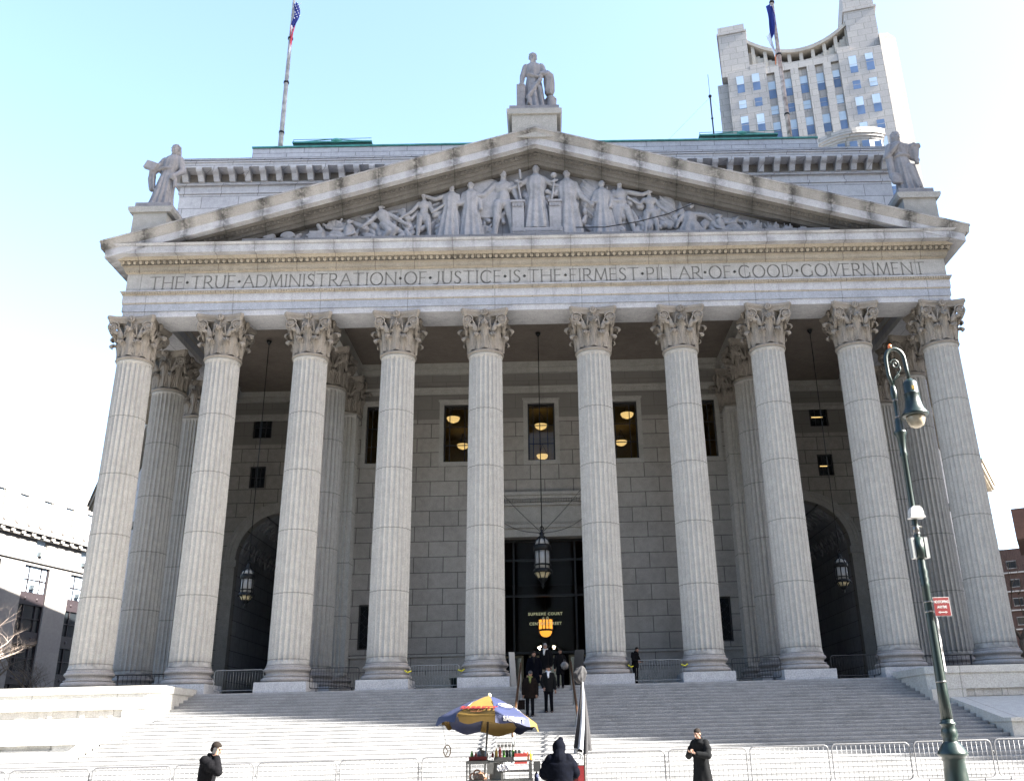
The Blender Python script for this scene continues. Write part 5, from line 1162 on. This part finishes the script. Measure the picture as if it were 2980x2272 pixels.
# ------------------------------------------------------------------ food cart and umbrellas
CY = -25.5; CG = gz(-.7)
t = thing('food_cart', 'stainless steel food cart with a glass display box, under the yellow and blue umbrella', 'food cart', (-.76, CY, CG)); zz = lambda v: v-CG
q = MB(); q.box(-.57, .57, -.35, .35, .35, zz(-2.72)); q.build('body', M['steel'], t)
q = MB(); q.box(-.58, -.20, -.37, .30, zz(-2.455), zz(-2.405)); q.build('display_top', M['steel'], t)
q = MB()
for x in (-.575, -.215):
    for y in (-.36, .29): q.box(x, x+.025, y, y+.02, zz(-2.72), zz(-2.455))
q.build('display_frame', M['steel'], t)
q = MB(); q.box(-.55, -.215, -.355, -.352, zz(-2.72), zz(-2.455)); q.build('display_glass', M['glass'], t)
q = MB(); q.box(-.20, .56, -.1, .34, zz(-2.44), zz(-2.415)); q.box(.02, .50, -.30, .30, zz(-2.60), zz(-2.585)); q.build('shelf', M['steel'], t)
for x, y in ((.50, -.3), (.50, .3), (.02, -.3), (-.02, .3)): q = MB(); q.box(x, x+.045, y, y+.03, zz(-2.75), zz(-2.44)); q.build('upright', M['steel'], t)
q = MB(); q.box(-.19, .04, .1, .3, zz(-2.72), zz(-2.45)); q.build('back_panel', M['steel'], t)
for s in (-1, 1):
    q = MB(); q.lathe([(.2, -.03), (.22, -.02), (.22, .02), (.2, .03)], 20); q.xf(Matrix.Translation((s*.45, -.3, .22)) @ Matrix.Rotation(PI/2, 4, 'X')); q.build('wheel', M['black'], t)
q = MB(); q.box(.58, .70, -.18, .12, zz(-2.60), zz(-2.44)); q.build('side_basin', M['steel'], t)
q = MB(); q.box(-.19, -.11, -.36, -.24, zz(-2.62), zz(-2.44)); q.build('dispenser', M['steel'], t)
for i, (x, z_, r) in enumerate(((-.47, -2.66, .05), (-.40, -2.62, .06), (-.32, -2.67, .05))):
    p_ = thing('pretzel', ('round brown pretzel leaning at the left of the display box', 'tallest round brown pretzel standing in the display box', 'small brown pretzel at the right of the display box')[i], 'pretzel', (-.76+x, CY-.15, z_)); q = MB(); q.tube([(r*math.cos(u), .02*math.sin(u*2), r*1.1*math.sin(u)) for u in [2*PI*i/14 for i in range(14)]], .014, 6, closed=True); q.build('ring', M['bread'], p_)
q = MB(); q.loft([(0, 0, 0, .10, .09, 5, .1), (.05, 0, 0, .13, .11, 7, .12), (.10, 0, 0, .10, .09, 6, .15), (.13, 0, 0, .04, .03, 5, .1)], 30); p_ = thing('pretzel_bag', 'plastic bag of brown pretzels lying in the display box', 'bag', (-1.11, CY-.1, -2.72)); q.build('bag', plain('brown bag', (.16, .09, .06), .4, var=.4, scale=20, bump=.5), p_)
p_ = thing('crate', 'low red drink crate on top of the display box', 'crate', (-1.15, CY, -2.404)); q = MB(); q.box(-.155, .155, -.16, .16, 0, .01); q.box(-.155, .155, -.16, -.15, 0, .065); q.box(-.155, .155, .15, .16, 0, .065); q.box(-.155, -.145, -.15, .15, 0, .065); q.box(.145, .155, -.15, .15, 0, .065); q.build('crate', M['redp'], p_)
def bottle(label, x, y, z, h, r, mat, capm, cat='bottle'):
    b_ = thing('bottle', label, cat, (x, y, z), group='drinks and sauces on the food cart'); q = MB(); q.lathe([(r*.9, 0), (r, .01), (r, h*.55), (r*.85, h*.68), (r*.4, h*.84), (r*.35, h*.88)], 14); q.build('body', mat, b_); q = MB(); q.lathe([(r*.42, h*.88), (r*.42, h)], 10); q.build('cap', capm, b_)
bottle('green drink bottle at the left end of the red crate', -1.26, CY-.05, -2.39, .15, .03, M['greenb'], M['greenb']); bottle('orange drink bottle next to the green bottle in the red crate', -1.19, CY-.08, -2.39, .12, .03, M['ketchup'], M['redp'])
p_ = thing('bread_bag', 'pale plastic bag of rolls standing in the red crate', 'bag', (-1.08, CY, -2.39)); q = MB(); q.loft([(0, 0, 0, .08, .08, 5, .1), (.08, 0, 0, .09, .09, 7, .12), (.13, .0, 0, .06, .06, 6, .2), (.16, -.03, 0, .02, .02), (.19, -.04, 0, .03, .02, 5, .3)], 30); q.build('bag', M['bagp'], p_)
p_ = thing('tray', 'black condiment tray in the middle of the food cart', 'tray', (-.70, CY, -2.414)); q = MB(); q.box(-.17, .17, -.14, .14, 0, .055); q.build('tray', M['black'], p_)
bottle('yellow mustard squeeze bottle on the black tray', -.83, CY-.08, -2.359, .15, .028, M['mustard'], M['mustard']); bottle('red ketchup squeeze bottle beside the mustard', -.765, CY-.08, -2.359, .17, .028, M['ketchup'], M['ketchup'])
bottle('smaller red sauce bottle left of the mustard bottle', -.895, CY-.05, -2.359, .09, .022, M['ketchup'], M['ketchup'])
cans = ['second', 'third', 'fourth', 'fifth', 'last']
for i in range(5):
    b_ = thing('glass_cup', f'stemmed glass behind the sauce bottles, {("leftmost", "second", "middle", "fourth", "rightmost")[i]} of five', 'glass', (-.80+.065*i, CY+.12, -2.30), group='row of glasses behind the sauces'); q = MB(); q.lathe([(.012, 0), (.018, .12), (.030, .18), (.03, .19)], 12); q.build('cup', M['glass'], b_); q = MB(); q.lathe([(.02, .10), (.028, .13), (.028, .145)], 10); q.build('contents', M['frost'], b_)
for i in range(6):
    b_ = thing('drink_can', f'drink can on the black tray, {("leftmost","second","third","fourth","fifth","rightmost")[i]} of six', 'can', (-.70+.055*i, CY-.02+.03*(i % 2), -2.359), group='cans on the tray'); q = MB(); q.lathe([(.024, 0), (.026, .01), (.026, .10), (.022, .115)], 12); q.build('can', (M['greenb'], M['black'], M['green'])[i % 3], b_)
p_ = thing('carton', 'red and white snack carton at the right of the food cart', 'carton', (-.40, CY-.05, -2.414)); q = MB(); q.box(-.11, .11, -.1, .1, 0, .055); q.build('lower_half', M['white'], p_); q = MB(); q.box(-.11, .11, -.1, .1, .0555, .11); q.build('upper_half', M['redp'], p_)
p_ = thing('carton', 'flat red box on the shelf under the red and white carton', 'carton', (-.40, CY-.1, -2.47)); q = MB(); q.box(-.11, .11, -.18, .1, 0, .028); q.build('box', M['redp'], p_)
bottle('red capped juice bottle behind the red and white carton', -.34, CY+.08, -2.34, .08, .02, M['ketchup'], M['redp']); bottle('brown juice bottle right of the red carton', -.28, CY-.02, -2.414, .15, .022, M['bread'], M['white']); bottle('orange juice bottle at the right end of the food cart', -.225, CY-.04, -2.414, .15, .024, M['orangeb'], M['orangeb'])
p_ = thing('foil_sheet', 'crumpled silver foil hanging over the front of the food cart', 'foil', (-.70, CY-.36, -2.52)); q = MB(); n = 14
q.add([(-.10+.2*i/n, -.03*math.sin(i*1.3+j), -.05+.10*j/6+.01*math.sin(i*1.7)) for j in range(7) for i in range(n+1)], [(j*(n+1)+i, j*(n+1)+i+1, (j+1)*(n+1)+i+1, (j+1)*(n+1)+i) for j in range(6) for i in range(n)]); q.build('foil', M['foil'], p_)
bottle('blue bottle standing low between the food cart and the vendor', -.13, CY-.1, -2.78, .2, .035, M['blu'], M['white'])
p_ = thing('cool_box', 'red cool box with a white lid, right of the hooded vendor', 'cool box', (.58, CY+.2, CG+.62)); q = MB(); q.box(-.17, .14, -.15, .15, 0, .49); q.build('tub', M['reds'], p_); q = MB(); q.box(-.175, .145, -.155, .155, .4905, .535); q.tube([(-.1, 0, .53), (-.1, 0, .57), (.08, 0, .57), (.08, 0, .53)], .012, 6); q.build('lid', M['white'], p_)
p_ = thing('cart_stand', 'low steel stand carrying the red cool box', 'stand', (.58, CY+.2, CG)); q = MB(); q.box(-.17, .14, -.15, .15, .58, .615); q.build('top', M['steel'], p_)
for sx in (-.15, .12):
    for sy in (-.13, .13): q = MB(); q.box(sx-.012, sx+.012, sy-.012, sy+.012, 0, .58); q.build('leg', M['steel'], p_)
# open umbrella
UX, UZ, UR = -.955, -1.335, .94
t = thing('cart_umbrella', 'open yellow and blue umbrella lettered SABRETT over the food cart', 'umbrella', (UX, CY, UZ)); t.rotation_euler = (R(-7), R(2), R(-11)); t.scale = (.94, .94, 1)
q = MB(); q.tube([(0, 0, .03), (0, 0, CG-UZ)], .018, 8); q.build('pole', M['steel'], t)
NG = 8
for g_ in range(NG):
    a0 = 2*PI*g_/NG-PI/2-PI/8+.0; q = MB(); nu, nv = 10, 8; v = []; f = []
    for i in range(nu+1):
        u = i/nu; r = UR*u; zt = -.42*u**1.35
        for j in range(nv+1):
            w_ = j/nv; aa = a0+w_*2*PI/NG; sag = math.sin(PI*w_)
            rr = r*(1-.05*sag); v.append((rr*math.cos(aa), rr*math.sin(aa), zt-.02*sag*u))
    n0 = len(v)
    for k in range(1, 4):          # valance, blown and uneven
        for j in range(nv+1):
            w_ = j/nv; aa = a0+w_*2*PI/NG; sag = math.sin(PI*w_); fl = .5+.5*math.sin(g_*2.1+w_*3)
            rr = UR*(1-.05*sag)+(.015*k if g_ % 3 else -.03*k); v.append((rr*math.cos(aa), rr*math.sin(aa), -.42-.02*sag-.038*k*(1+.25*math.sin(w_*7+g_))))
    for i in range(nu+3):
        for j in range(nv): f.append((i*(nv+1)+j, i*(nv+1)+j+1, (i+1)*(nv+1)+j+1, (i+1)*(nv+1)+j))
    q.add(v, f, True); q.build('panel', M['yel'] if g_ % 2 == 0 else M['blu'], t)
    q = MB(); q.tube([(0, 0, -.03), (UR*.5*math.cos(a0), UR*.5*math.sin(a0), -.15), (UR*math.cos(a0), UR*math.sin(a0), -.435)], .006, 4); q.build('rib', M['steel'], t)
q = MB(); q.lathe([(.03, -.01), (.035, .02), (.01, .05)], 10); q.build('finial', M['gold'], t)
def utext(body, size, ang, rad, dz, mat, off=.004, tilt=None, sh=0):
    "lettering lying on a panel of the umbrella"
    tl = math.atan2(.42*1.35*(rad/UR)**.35, UR) if tilt is None else tilt
    o = text(body, size, (0, 0, 0), (0, 0, 0), mat, 'lettering', t, .002, off, shear=sh); z0 = -.42*(rad/UR)**1.35 if rad <= UR else -.42-dz
    o.location = (rad*math.cos(ang)*.97, rad*math.sin(ang)*.97, z0+.012)
    out = Vector((math.cos(ang)*math.cos(tl), math.sin(ang)*math.cos(tl), -math.sin(tl))); side = Vector((-math.sin(ang), math.cos(ang), 0)); nrm = side.cross(-out)
    Mx = Matrix((side, -out, side.cross(-out))).transposed(); o.rotation_euler = Mx.to_euler(); return o
utext('SABRETT', .17, -PI/2, .80, 0, M['redp'], .008); utext('ALL BEEF', .055, -PI/2, .89, 0, M['bread'], .002)
utext('SABRETT', .115, -PI/2+PI/4, .985, .10, M['white'], .004, tilt=R(78)).location = (.985*math.cos(-PI/4)*.955, .985*math.sin(-PI/4)*.955, -.515)
q = MB(); ce = Vector((.60*math.cos(-PI/4), .60*math.sin(-PI/4), -.42*(.60/UR)**1.35+.012)); ou = Vector((math.cos(-PI/4)*.92, math.sin(-PI/4)*.92, -.46)).normalized(); si = Vector((-math.sin(-PI/4), math.cos(-PI/4), 0))
q.tube([ce+si*.15*math.cos(u)+ou*.085*math.sin(u) for u in [2*PI*i/24 for i in range(24)]], .006, 4, closed=True)
for k in range(5): q.tube([ce+si*(-.09+.045*k)+ou*.03, ce+si*(-.075+.045*k)-ou*.03, ce+si*(-.06+.045*k)+ou*.02], .008, 4)
q.build('round_emblem', M['white'], t)
# hand wheel hanging on a cord
t = thing('hand_wheel', 'brown three-spoked hand wheel hanging on a cord from the umbrella edge', 'wheel', (-1.70, CY, -2.235)); q = MB(); rx, rz_ = .062, .095
q.tube([(rx*math.cos(u), 0, rz_*math.sin(u)) for u in [2*PI*i/20 for i in range(20)]], .011, 6, closed=True)
for a in (2.3, 0, -2.0): q.tube([(0.01, 0, 0), (rx*math.cos(a), 0, rz_*math.sin(a))], .008, 5)
q.build('rim', M['bark'], t); q = MB(); q.tube([(-.02, 0, .09), (-.09, 0, .42)], .003, 4); q.build('cord', M['black'], t)
# furled umbrella on its own pole
t = thing('furled_umbrella', 'furled black and white umbrella tied with cord, right of the hooded vendor', 'umbrella', (.72, CY, CG)); zz = lambda v: v-CG
q = MB(); q.tube([(0, 0, 0), (0, 0, zz(-1.0))], .017, 8); q.build('pole', M['steel'], t)
for k in range(8):
    q = MB(); n = 14; v = []; f = []
    for i in range(n+1):
        u = i/n; zc = zz(-2.30+.06*math.sin(k*1.8))+(zz(-1.12)-zz(-2.30))*u; r = .115*(1-u)**.75+.018; tw = .9*u
        for j in range(7):
            w_ = j/6; aa = 2*PI*(k+w_)/8+tw; rr = r*(1+.30*math.sin(PI*w_)*(1-u*.6)); v.append((rr*math.cos(aa)-.03*(1-u), rr*math.sin(aa), zc+.02*math.sin(PI*w_)*(1-u)))
    for i in range(n):
        for j in range(6): f.append((i*7+j, i*7+j+1, (i+1)*7+j+1, (i+1)*7+j))
    q.add(v, f, True); q.build('panel', M['wht2'] if k in (5, 3) else M['blk2'], t)
q = MB(); q.tube([(.085*math.cos(u), .085*math.sin(u), zz(-1.86)+.02*math.cos(u)) for u in [2*PI*i/14 for i in range(14)]], .008, 5, closed=True); q.tube([(-.09, -.06, zz(-1.86)), (-.03, -.12, zz(-2.05)), (.1, -.1, zz(-2.22))], .006, 4); q.build('cord', M['black'], t)
p_ = thing('bundle', 'black bundle of folded umbrella covers on top of the furled umbrella pole', 'bundle', (.69, CY, -1.02)); q = MB(); q.loft([(-.13, 0, 0, .05, .05, 5, .2), (-.05, -.03, 0, .10, .08, 7, .2), (.05, -.02, 0, .11, .08, 5, .25), (.13, .01, 0, .06, .05, 6, .3), (.17, .04, 0, .02, .02)], 30); mobj('bundle', remesh(q, .012, M['blk2'], 'bundle', 1), p_)

# ------------------------------------------------------------------ flagpoles and aerial
def flagpole(label, x, y, z0, z1, mat2, flags):
    t = thing('flagpole', label, 'flagpole', (x, y, z0)); H = z1-z0
    q = MB(); q.lathe([(.19, 0), (.18, H*.3), (.15, H*.6), (.12, H*.85), (.07, H)], 14); q.build('pole', mat2, t)
    q = MB(); q.ball((0, 0, H+.2), .2); q.build('ball_finial', M['gold'], t)
    for zz in (.2, .45, .68): q = MB(); q.lathe([(.17, H*zz), (.22, H*zz), (.22, H*zz+.15), (.17, H*zz+.15)], 12); q.build('collar', M['bronze'], t)
    return t
def flagcloth(t, x, z0, z1, w_, cols, name):
    o = None; n = len(cols); 
    for k, (u0, u1, a, b, mat) in enumerate(cols):
        q = MB(); N = 8; v = []; f = []
        for i in range(N+1):
            u = u0+(u1-u0)*i/N; zz = z1+(z0-z1)*u
            for j in range(5):
                w0 = a+(b-a)*j/4; wd = w_*math.sin(PI*min(1, .25+u*.9))*(1-.25*u); v.append((x+wd*w0+.08*math.sin(u*9), .22*math.sin(w0*7+u*5), zz+.1*math.sin(w0*8)))
        for i in range(N):
            for j in range(4): f.append((i*5+j, i*5+j+1, (i+1)*5+j+1, (i+1)*5+j))
        q.add(v, f, True); q.build(name[k] if isinstance(name, list) else name, mat, t)
t = flagpole('peeling white flagpole with the stars and stripes, left of the pediment peak', -20.0, 18, 39, 58.2, M['pole'], 0)
ft = thing('flag', 'limp stars and stripes flag hanging on the left flagpole', 'flag', (-20.0, 17.6, 0)); 
flagcloth(ft, .12, 50.6, 55.4, .5, [(0, .5, 0, 1, M['flagblue']), (.5, .95, 0, .33, M['flagred']), (.5, .98, .33, .6, M['flagwhite']), (.5, .9, .6, 1, M['flagred']), (.9, 1.05, .1, .5, M['flagwhite'])], ['canton', 'stripe', 'stripe', 'stripe', 'stripe'])
q = MB()
for i in range(14): x = .35+.5*((i*7) % 5)/5; zz = 53.6+.125*i; q.box(x, x+.07, -.28, -.24, zz, zz+.07)
q.build('stars', M['flagwhite'], ft)
t = flagpole('rust-stained white flagpole standing before the stepped tower', 20.0, 18, 39, 62.5, M['rust'], 0)
ft = thing('flag', 'limp blue, white and orange flag hanging on the right flagpole', 'flag', (20.0, 17.6, 0))
flagcloth(ft, -.50, 48.4, 54.4, -.55, [(0, .55, -.9, .3, M['flagblue']), (.5, .85, -.3, .8, M['flagwhite']), (.8, 1.0, -.7, .3, M['flagorange'])], ['stripe', 'stripe', 'stripe'])
t = thing('radio_aerial', 'thin black radio mast with guy wires on the roof left of the right skylight', 'aerial', (13.8, 17, 40.38)); q = MB(); q.tube([(0, 0, 0), (0, 0, 4.6)], .06, 6); q.tube([(0, 0, 4.6), (0, 0, 6.6)], .02, 5); q.ball((0, 0, 4.5), .14); q.ball((0, 0, 2.4), .1); q.build('mast', M['black'], t)
for dx in (-4.5, 3): q = MB(); q.tube([(0, 0, 4.4), (dx, 1, 0)], .008, 4); q.build('guy_wire', M['railpost'], t)

# ------------------------------------------------------------------ stepped tower behind, with the concave top
TW = thing('stepped_tower', 'pale stepped office tower with a concave roofline behind the courthouse on the right', 'tower', (69, 150, 0), R(-14.5))
D = 22
q = MB(); q.box(-19.3, -9.4, 0, D, -4, 160.0); q.box(8.7, 19.3, 0, D, -4, 160.0); q.box(-9.4, 8.7, .9, D, -4, 158.6); q.box(-22.1, -19.301, 2.5, D, -4, 158.4); q.build('lower_wall', M['tower'], TW)
q = MB(); q.box(-20.6, -13.3, 1.6, D, 160.001, 173.6); q.box(12.0, 19.6, 1.6, D, 160.001, 173.5); q.box(-13.3, -9.3, 1.0, D, 160.001, 162.0); q.box(8.7, 12.0, 1.0, D, 160.001, 162.3); q.build('corner_tower', M['tower'], TW)
q = MB(); q.box(-21.0, -13.1, 1.3, D, 173.601, 174.2); q.box(-20.6, -13.6, 1.6, D, 174.201, 176.3); q.box(11.7, 20.1, 1.3, D, 173.501, 174.2); q.box(12.1, 19.6, 1.6, D, 174.201, 182); q.build('parapet', M['tower'], TW)
# concave arcade between the corner towers
arcz = lambda u: 165.2+5.6*((abs(u+.5)/12.6)**2.0); q = MB(); n = 26
for i in range(n):
    u0, u1 = -13.3+25.3*i/n, -13.3+25.3*(i+1)/n; z0, z1 = arcz(u0), arcz(u1)
    q.add([(u0, 1.8, z0-1.1), (u1, 1.8, z1-1.1), (u1, 1.8, z1), (u0, 1.8, z0), (u0, 6, z0-1.1), (u1, 6, z1-1.1), (u1, 6, z1), (u0, 6, z0)], [(0,1,2,3), (3,2,6,7), (0,4,5,1), (4,7,6,5)])
q.build('concave_cornice', M['towlit'], TW)
q = MB()
for i in range(n):
    u0, u1 = -13.3+25.3*i/n, -13.3+25.3*(i+1)/n; q.box(u0, u1, 3.0, 6, 158.5, (arcz(u0)+arcz(u1))/2-3.2)
for i in range(9):
    u = -12+3.0*i; q.box(u-.45, u+.45, 2.4, 3.6, 158.5, arcz(u)-1.1)
q.build('arcade', M['towlit'], TW)
q = MB(); q.box(-13, 12, 5.5, 6, 158, 168); q.build('arcade_recess', M['winframe'], TW)
q = MB()
for u in (-7.4, -4.0-.0, -.6+.0, 1.7, 5.6): pass
for u in (-6.4, -2.4, 1.7, 5.7): q.box(u-1.0, u+1.0, -.1, .9, -4, 157.6)
q.box(-9.4, 8.7, .2, .9, 157.7, 159.9); q.build('pier', M['tower'], TW)
cols = [-16.2, -12.2, -8.4, -4.4, -.4, 3.7, 7.55, 12.0, 16.0]
for ci, u in enumerate(cols):
    yy = 0 if (u < -10 or u > 10) else .9; top = 158.2 if (u < -10 or u > 10) else 155.4; zc = top; k = 0
    while zc > 118:
        h = (5.2, 2.6)[k % 2]; z0 = zc-h
        f_ = MB(); f_.box(u-.95, u+.95, yy-.03, yy+.12, z0, zc); fo = f_.build('window', M['skyglass'], TW)
        f_ = MB()
        hb = (.5+.45*math.sin(ci*3.1+k*1.7))*h
        if hb > .4: f_.box(u-.9, u+.9, yy-.05, yy-.031, zc-hb, zc-.05); f_.build('blind', M['blind'], fo)
        f_ = MB(); f_.box(u-.95, u+.95, yy-.07, yy-.051, zc-h/2-.05, zc-h/2+.05)
        f_.box(u-.97, u-.9, yy-.07, yy-.051, z0, zc); f_.build('mullion', M['tower'], fo)
        zc = z0-2.4; k += 1
q = MB(); q.add([(19.31, .3, -4), (23.2, .75, -4), (23.2, .75, 161.9), (21.6, .57, 161.9), (21.6, .57, 163.8), (19.31, .3, 163.8), (19.31, 20, -4), (23.2, 20, -4), (23.2, 20, 161.9), (19.31, 20, 163.8)], [(0,1,2,3,4,5), (1,7,8,2), (5,4,3,2,8,9)]); q.build('side_wall', M['towlit'], TW)
q = MB(); q.prism([(70.9-69, 0), (87-69, 0), (86.5-69, 3), (71.4-69, 3)], 'y', 0, 1) if 0 else None
RD = thing('rooftop_pavilion', 'curved pale rooftop pavilion with tall windows, low in front of the stepped tower', 'pavilion', (42.0, 60, 0), R(-14)); RD.scale = (.78, .78, .925)
def bow(r, half, z0, z1, name, mat, y0=0, rr=9.0):
    q = MB(); pts = [(rr*math.sin(half/rr*k/8), y0+rr-rr*math.cos(half/rr*k/8)-(r-5)) for k in range(-8, 9)]; pts = pts[::-1]+[(-half*.9, 9), (half*.9, 9)]
    q.prism(pts[::-1], 'z', z0, z1); return q.build(name, mat, RD)
bow(5, 5.2, 40, 76.9, 'wall', M['tower']); bow(5.12, 5.35, 76.91, 77.3, 'frieze', M['tower']); bow(5.4, 5.6, 77.31, 77.7, 'cornice', M['tower']); bow(5.6, 5.9, 77.71, 78.6, 'cornice', M['tower'])
for i in range(5):
    x = -4+2*i; q = MB(); q.box(x-.6, x+.6, 9-math.sqrt(81-x*x)-.25, 9-math.sqrt(81-x*x)+.3, 72.5, 76.5); q.build('window', M['skyglass'], RD)

# ------------------------------------------------------------------ office block on the left
OB = thing('office_block', 'tall sunlit limestone office block with window bays beyond the left columns', 'building', (-61.7, 62.1, -4)); ang = math.atan2(1, .23)
OB.rotation_euler = (0, 0, ang)      # local +x runs along the facade, away from the viewer; local -y faces the courthouse
q = MB(); holes = []
ks = range(-4, 10)
for k in ks:
    c0 = 3.6+7.65*k; holes += [(c0, c0+4.0, 0.5, 22.3), (c0+1.2, c0+2.9, 23.4, 25.4), (c0-2.6, c0-1.2, 27.8, 30.2), (c0+1.3, c0+2.8, 27.8, 30.2)]
holes = [h for h in holes if h[0] > -33]; wallgrid(q, -34, 80, 0, 25.9, 0, 1.2, [h for h in holes if h[3] < 26]); wallgrid(q, -34, 80, 25.9, 32.3, 0, 1.2, [h for h in holes if h[2] > 26]); q.box(-34, 80, 1.2, 25, 0, 32.3); q.build('wall', M['office'], OB)
q = MB(); q.box(-34, 80, -.9, -.001, 25.9, 26.35); q.box(-34, 80, -.25, -.001, 22.7, 22.95); q.box(-34, 80, -.5, -.001, 25.4, 25.88)
for i in range(70): q.box(-33.8+i*1.6, -33.2+i*1.6, -.75, -.501, 25.5, 25.88)
q.build('cornice', M['office'], OB)
q = MB()
for i in range(60): q.ball((-33+i*1.9, -.02, 27.0), (.36, .18, .36), 8, 6)
q.build('medallion_course', M['office'], OB)
sp_ = plain('dark bronze spandrel', (.016, .011, .013), .5, .3, var=.3)
for k in ks:
    c0 = 3.6+7.65*k
    if c0 < -32: continue
    for fl in range(5):
        z1 = 22.3-fl*4.45; z0 = z1-3.0
        f_ = MB(); f_.box(c0, c0+4.0, .35, .4, z0, z1); fo = f_.build('window', M['glassdk'] if fl else M['blind'], OB)
        f_ = MB()
        for xx in (0, 1.0, 2.9, 3.88): f_.box(c0+xx, c0+xx+.12, .2, .349, z0, z1)
        f_.box(c0+.12, c0+3.88, .22, .348, z0+1.4, z0+1.5); f_.build('mullion', sp_, fo)
        f_ = MB(); f_.box(c0, c0+4.0, .15, .5, max(.5, z0-1.45), z0-.01)
        for xx in (1.0, 2.9): f_.ball((c0+xx, .15, z0-.75), (.2, .08, .2), 8, 5)
        f_.build('spandrel', sp_, OB)
    for (xa, xb, za, zb_) in ((1.2, 2.9, 23.4, 25.4), (-2.6, -1.2, 27.8, 30.2), (1.3, 2.8, 27.8, 30.2)):
        f_ = MB(); f_.box(c0+xa, c0+xb, .25, .3, za, zb_); fo = f_.build('window', M['blind'], OB); sp2 = M['trim']; f_ = MB(); f_.box(c0+xa, c0+xa+.1, .15, .249, za, zb_); f_.box(c0+xb-.1, c0+xb, .15, .249, za, zb_); f_.box(c0+xa+.1, c0+xb-.1, .16, .248, (za+zb_)/2-.05, (za+zb_)/2+.05); f_.build('mullion', sp2, fo)
    for j, (dx, zc) in enumerate(((1.5, 19.6), (1.7, 23.5))):
        p_ = MB(); p_.box(c0+dx, c0+dx+.75, -.35, .3, zc, zc+.5); p_.build('air_conditioner', M['railpost'], OB)
# ------------------------------------------------------------------ brick blocks on the right
BB = thing('brick_tower', 'plain red brick tower at the right edge behind the last column', 'building', (63.6, 80, -4), R(-28))
q = MB(); q.box(.9, 14, 0, 14, 0, 24.4); q.build('wall', M['brick'], BB); q = MB(); q.box(-.2, 14.4, -.6, 14, 25.2, 29.3); q.box(1.2, 12, .4, 12, 24.401, 25.199); q.build('roof_storey', M['brick'], BB)
BB = thing('apartment_block', 'dark brick apartment block with white balcony bands, left of the red brick tower', 'building', (75.2, 110, -4), R(-28))
q = MB(); q.box(0, 13, 0, 14, 0, 29.2); q.build('wall', M['brick2'], BB)
for i in range(9): q = MB(); q.box(-.3, 13, -.5, -.001, 1.2+i*3.0, 1.4+i*3.0); q.build('floor_band', M['white'], BB)
for i in range(9):
    for j in range(3): q = MB(); q.box(1.0+j*3.6, 2.4+j*3.6, -.06, -.001, 2.0+i*3, 3.2+i*3); w_ = q.build('window', M['glassdk'], BB); q = MB(); q.tube([(1.0+j*3.6, -.1, 2.0+i*3), (2.4+j*3.6, -.1, 2.0+i*3), (2.4+j*3.6, -.1, 3.2+i*3), (1.0+j*3.6, -.1, 3.2+i*3)], .09, 4, closed=True); q.build('frame', M['white'], w_)

# ------------------------------------------------------------------ bare winter trees
def tree(label, loc, h, seed, spread=1.0, mat=None, cat='tree', lean=(0, 0), depth=6, r0=.22, name='bare_tree'):
    rnd = random.Random(seed); t = thing(name, label, cat, loc); tr = MB(); br = MB()
    def grow(p, d, l, r, k):
        n = 4; pts = [p]; rs = [r]; q = p.copy(); dd = d.copy()
        for i in range(n):
            dd = (dd+Vector((rnd.uniform(-1, 1), rnd.uniform(-1, 1), rnd.uniform(-.5, .9)))*.16).normalized(); q = q+dd*l/n; pts.append(q.copy()); rs.append(r*(1-.38*(i+1)/n))
        (tr if k == 0 else br).tube(pts, rs, 7 if k < 2 else (5 if k < 4 else 3))
        if k < depth:
            for j in range(3 if k < 4 else 2+(rnd.random() < .5)):
                a = rnd.uniform(0, 2*PI); s2 = rnd.uniform(.45, 1.0)*spread; st_ = pts[rnd.choice((2, 3, 4))] if j else pts[-1]
                nd = (dd+Vector((math.cos(a)*s2, math.sin(a)*s2, rnd.uniform(-.1, .45)))).normalized(); grow(st_, nd, l*rnd.uniform(.62, .82), rs[-1]*rnd.uniform(.55, .8), k+1)
    grow(Vector((0, 0, 0)), Vector((lean[0], lean[1], 1)).normalized(), h*.30, r0, 0)
    tr.build('trunk', mat or M['bark'], t); br.build('crown', mat or M['bark'], t); return t
tree('sunlit bare tree whose pale branches reach in at the left edge', (-23.5, -4.2, -.6), 5.6, 8, 1.5, M['twig'], lean=(.2, 0), r0=.13)
tree('dark bare tree in the gap between the right edge and the last column', (26.5, 9.8, -1.2), 12, 11, 1.0, lean=(.02, 0), r0=.20)
for i, (x, y, s2, lab) in enumerate(((-27.0, 3.6, 4.4, 'dense brown leafless shrub nearest the left edge, above the terrace wall'), (-26.6, 6.5, 3.6, 'lower brown leafless shrub nearest the first left column'), (-29.0, 7.5, 5.2, 'taller brown leafless shrub behind the dense one'), (-28.4, 10.5, 4.6, 'farthest brown leafless shrub, against the office block'))):
    tree(lab, (x, y, -.3), s2, 21+i, 1.7, cat='shrub', depth=6, r0=.17, name='leafless_shrub')
# blocks closing the square behind the camera
for i, (x, w_, h, lab) in enumerate(((-130, 55, 62, 'broad stone office block far behind the viewer, left'), (-60, 50, 85, 'tall stone office block behind the viewer'), (10, 60, 70, 'stone civic building directly behind the viewer'), (90, 50, 95, 'tallest block behind the viewer on the right'))):
    t = thing('office_building', lab, 'building', (x, -125, -4)); q = MB(); q.box(0, w_, -30, 0, 0, h); q.box(3, w_-3, -28, -2, h+.01, h+6); q.build('wall', M['office'], t); q = MB()
    for a in range(int(w_/5)):
        for b_ in range(int(h/5)): q.box(1.5+a*5, 4+a*5, 0, .05, 2+b_*5, 4.6+b_*5)
    q.build('window', M['glassdk'], t)
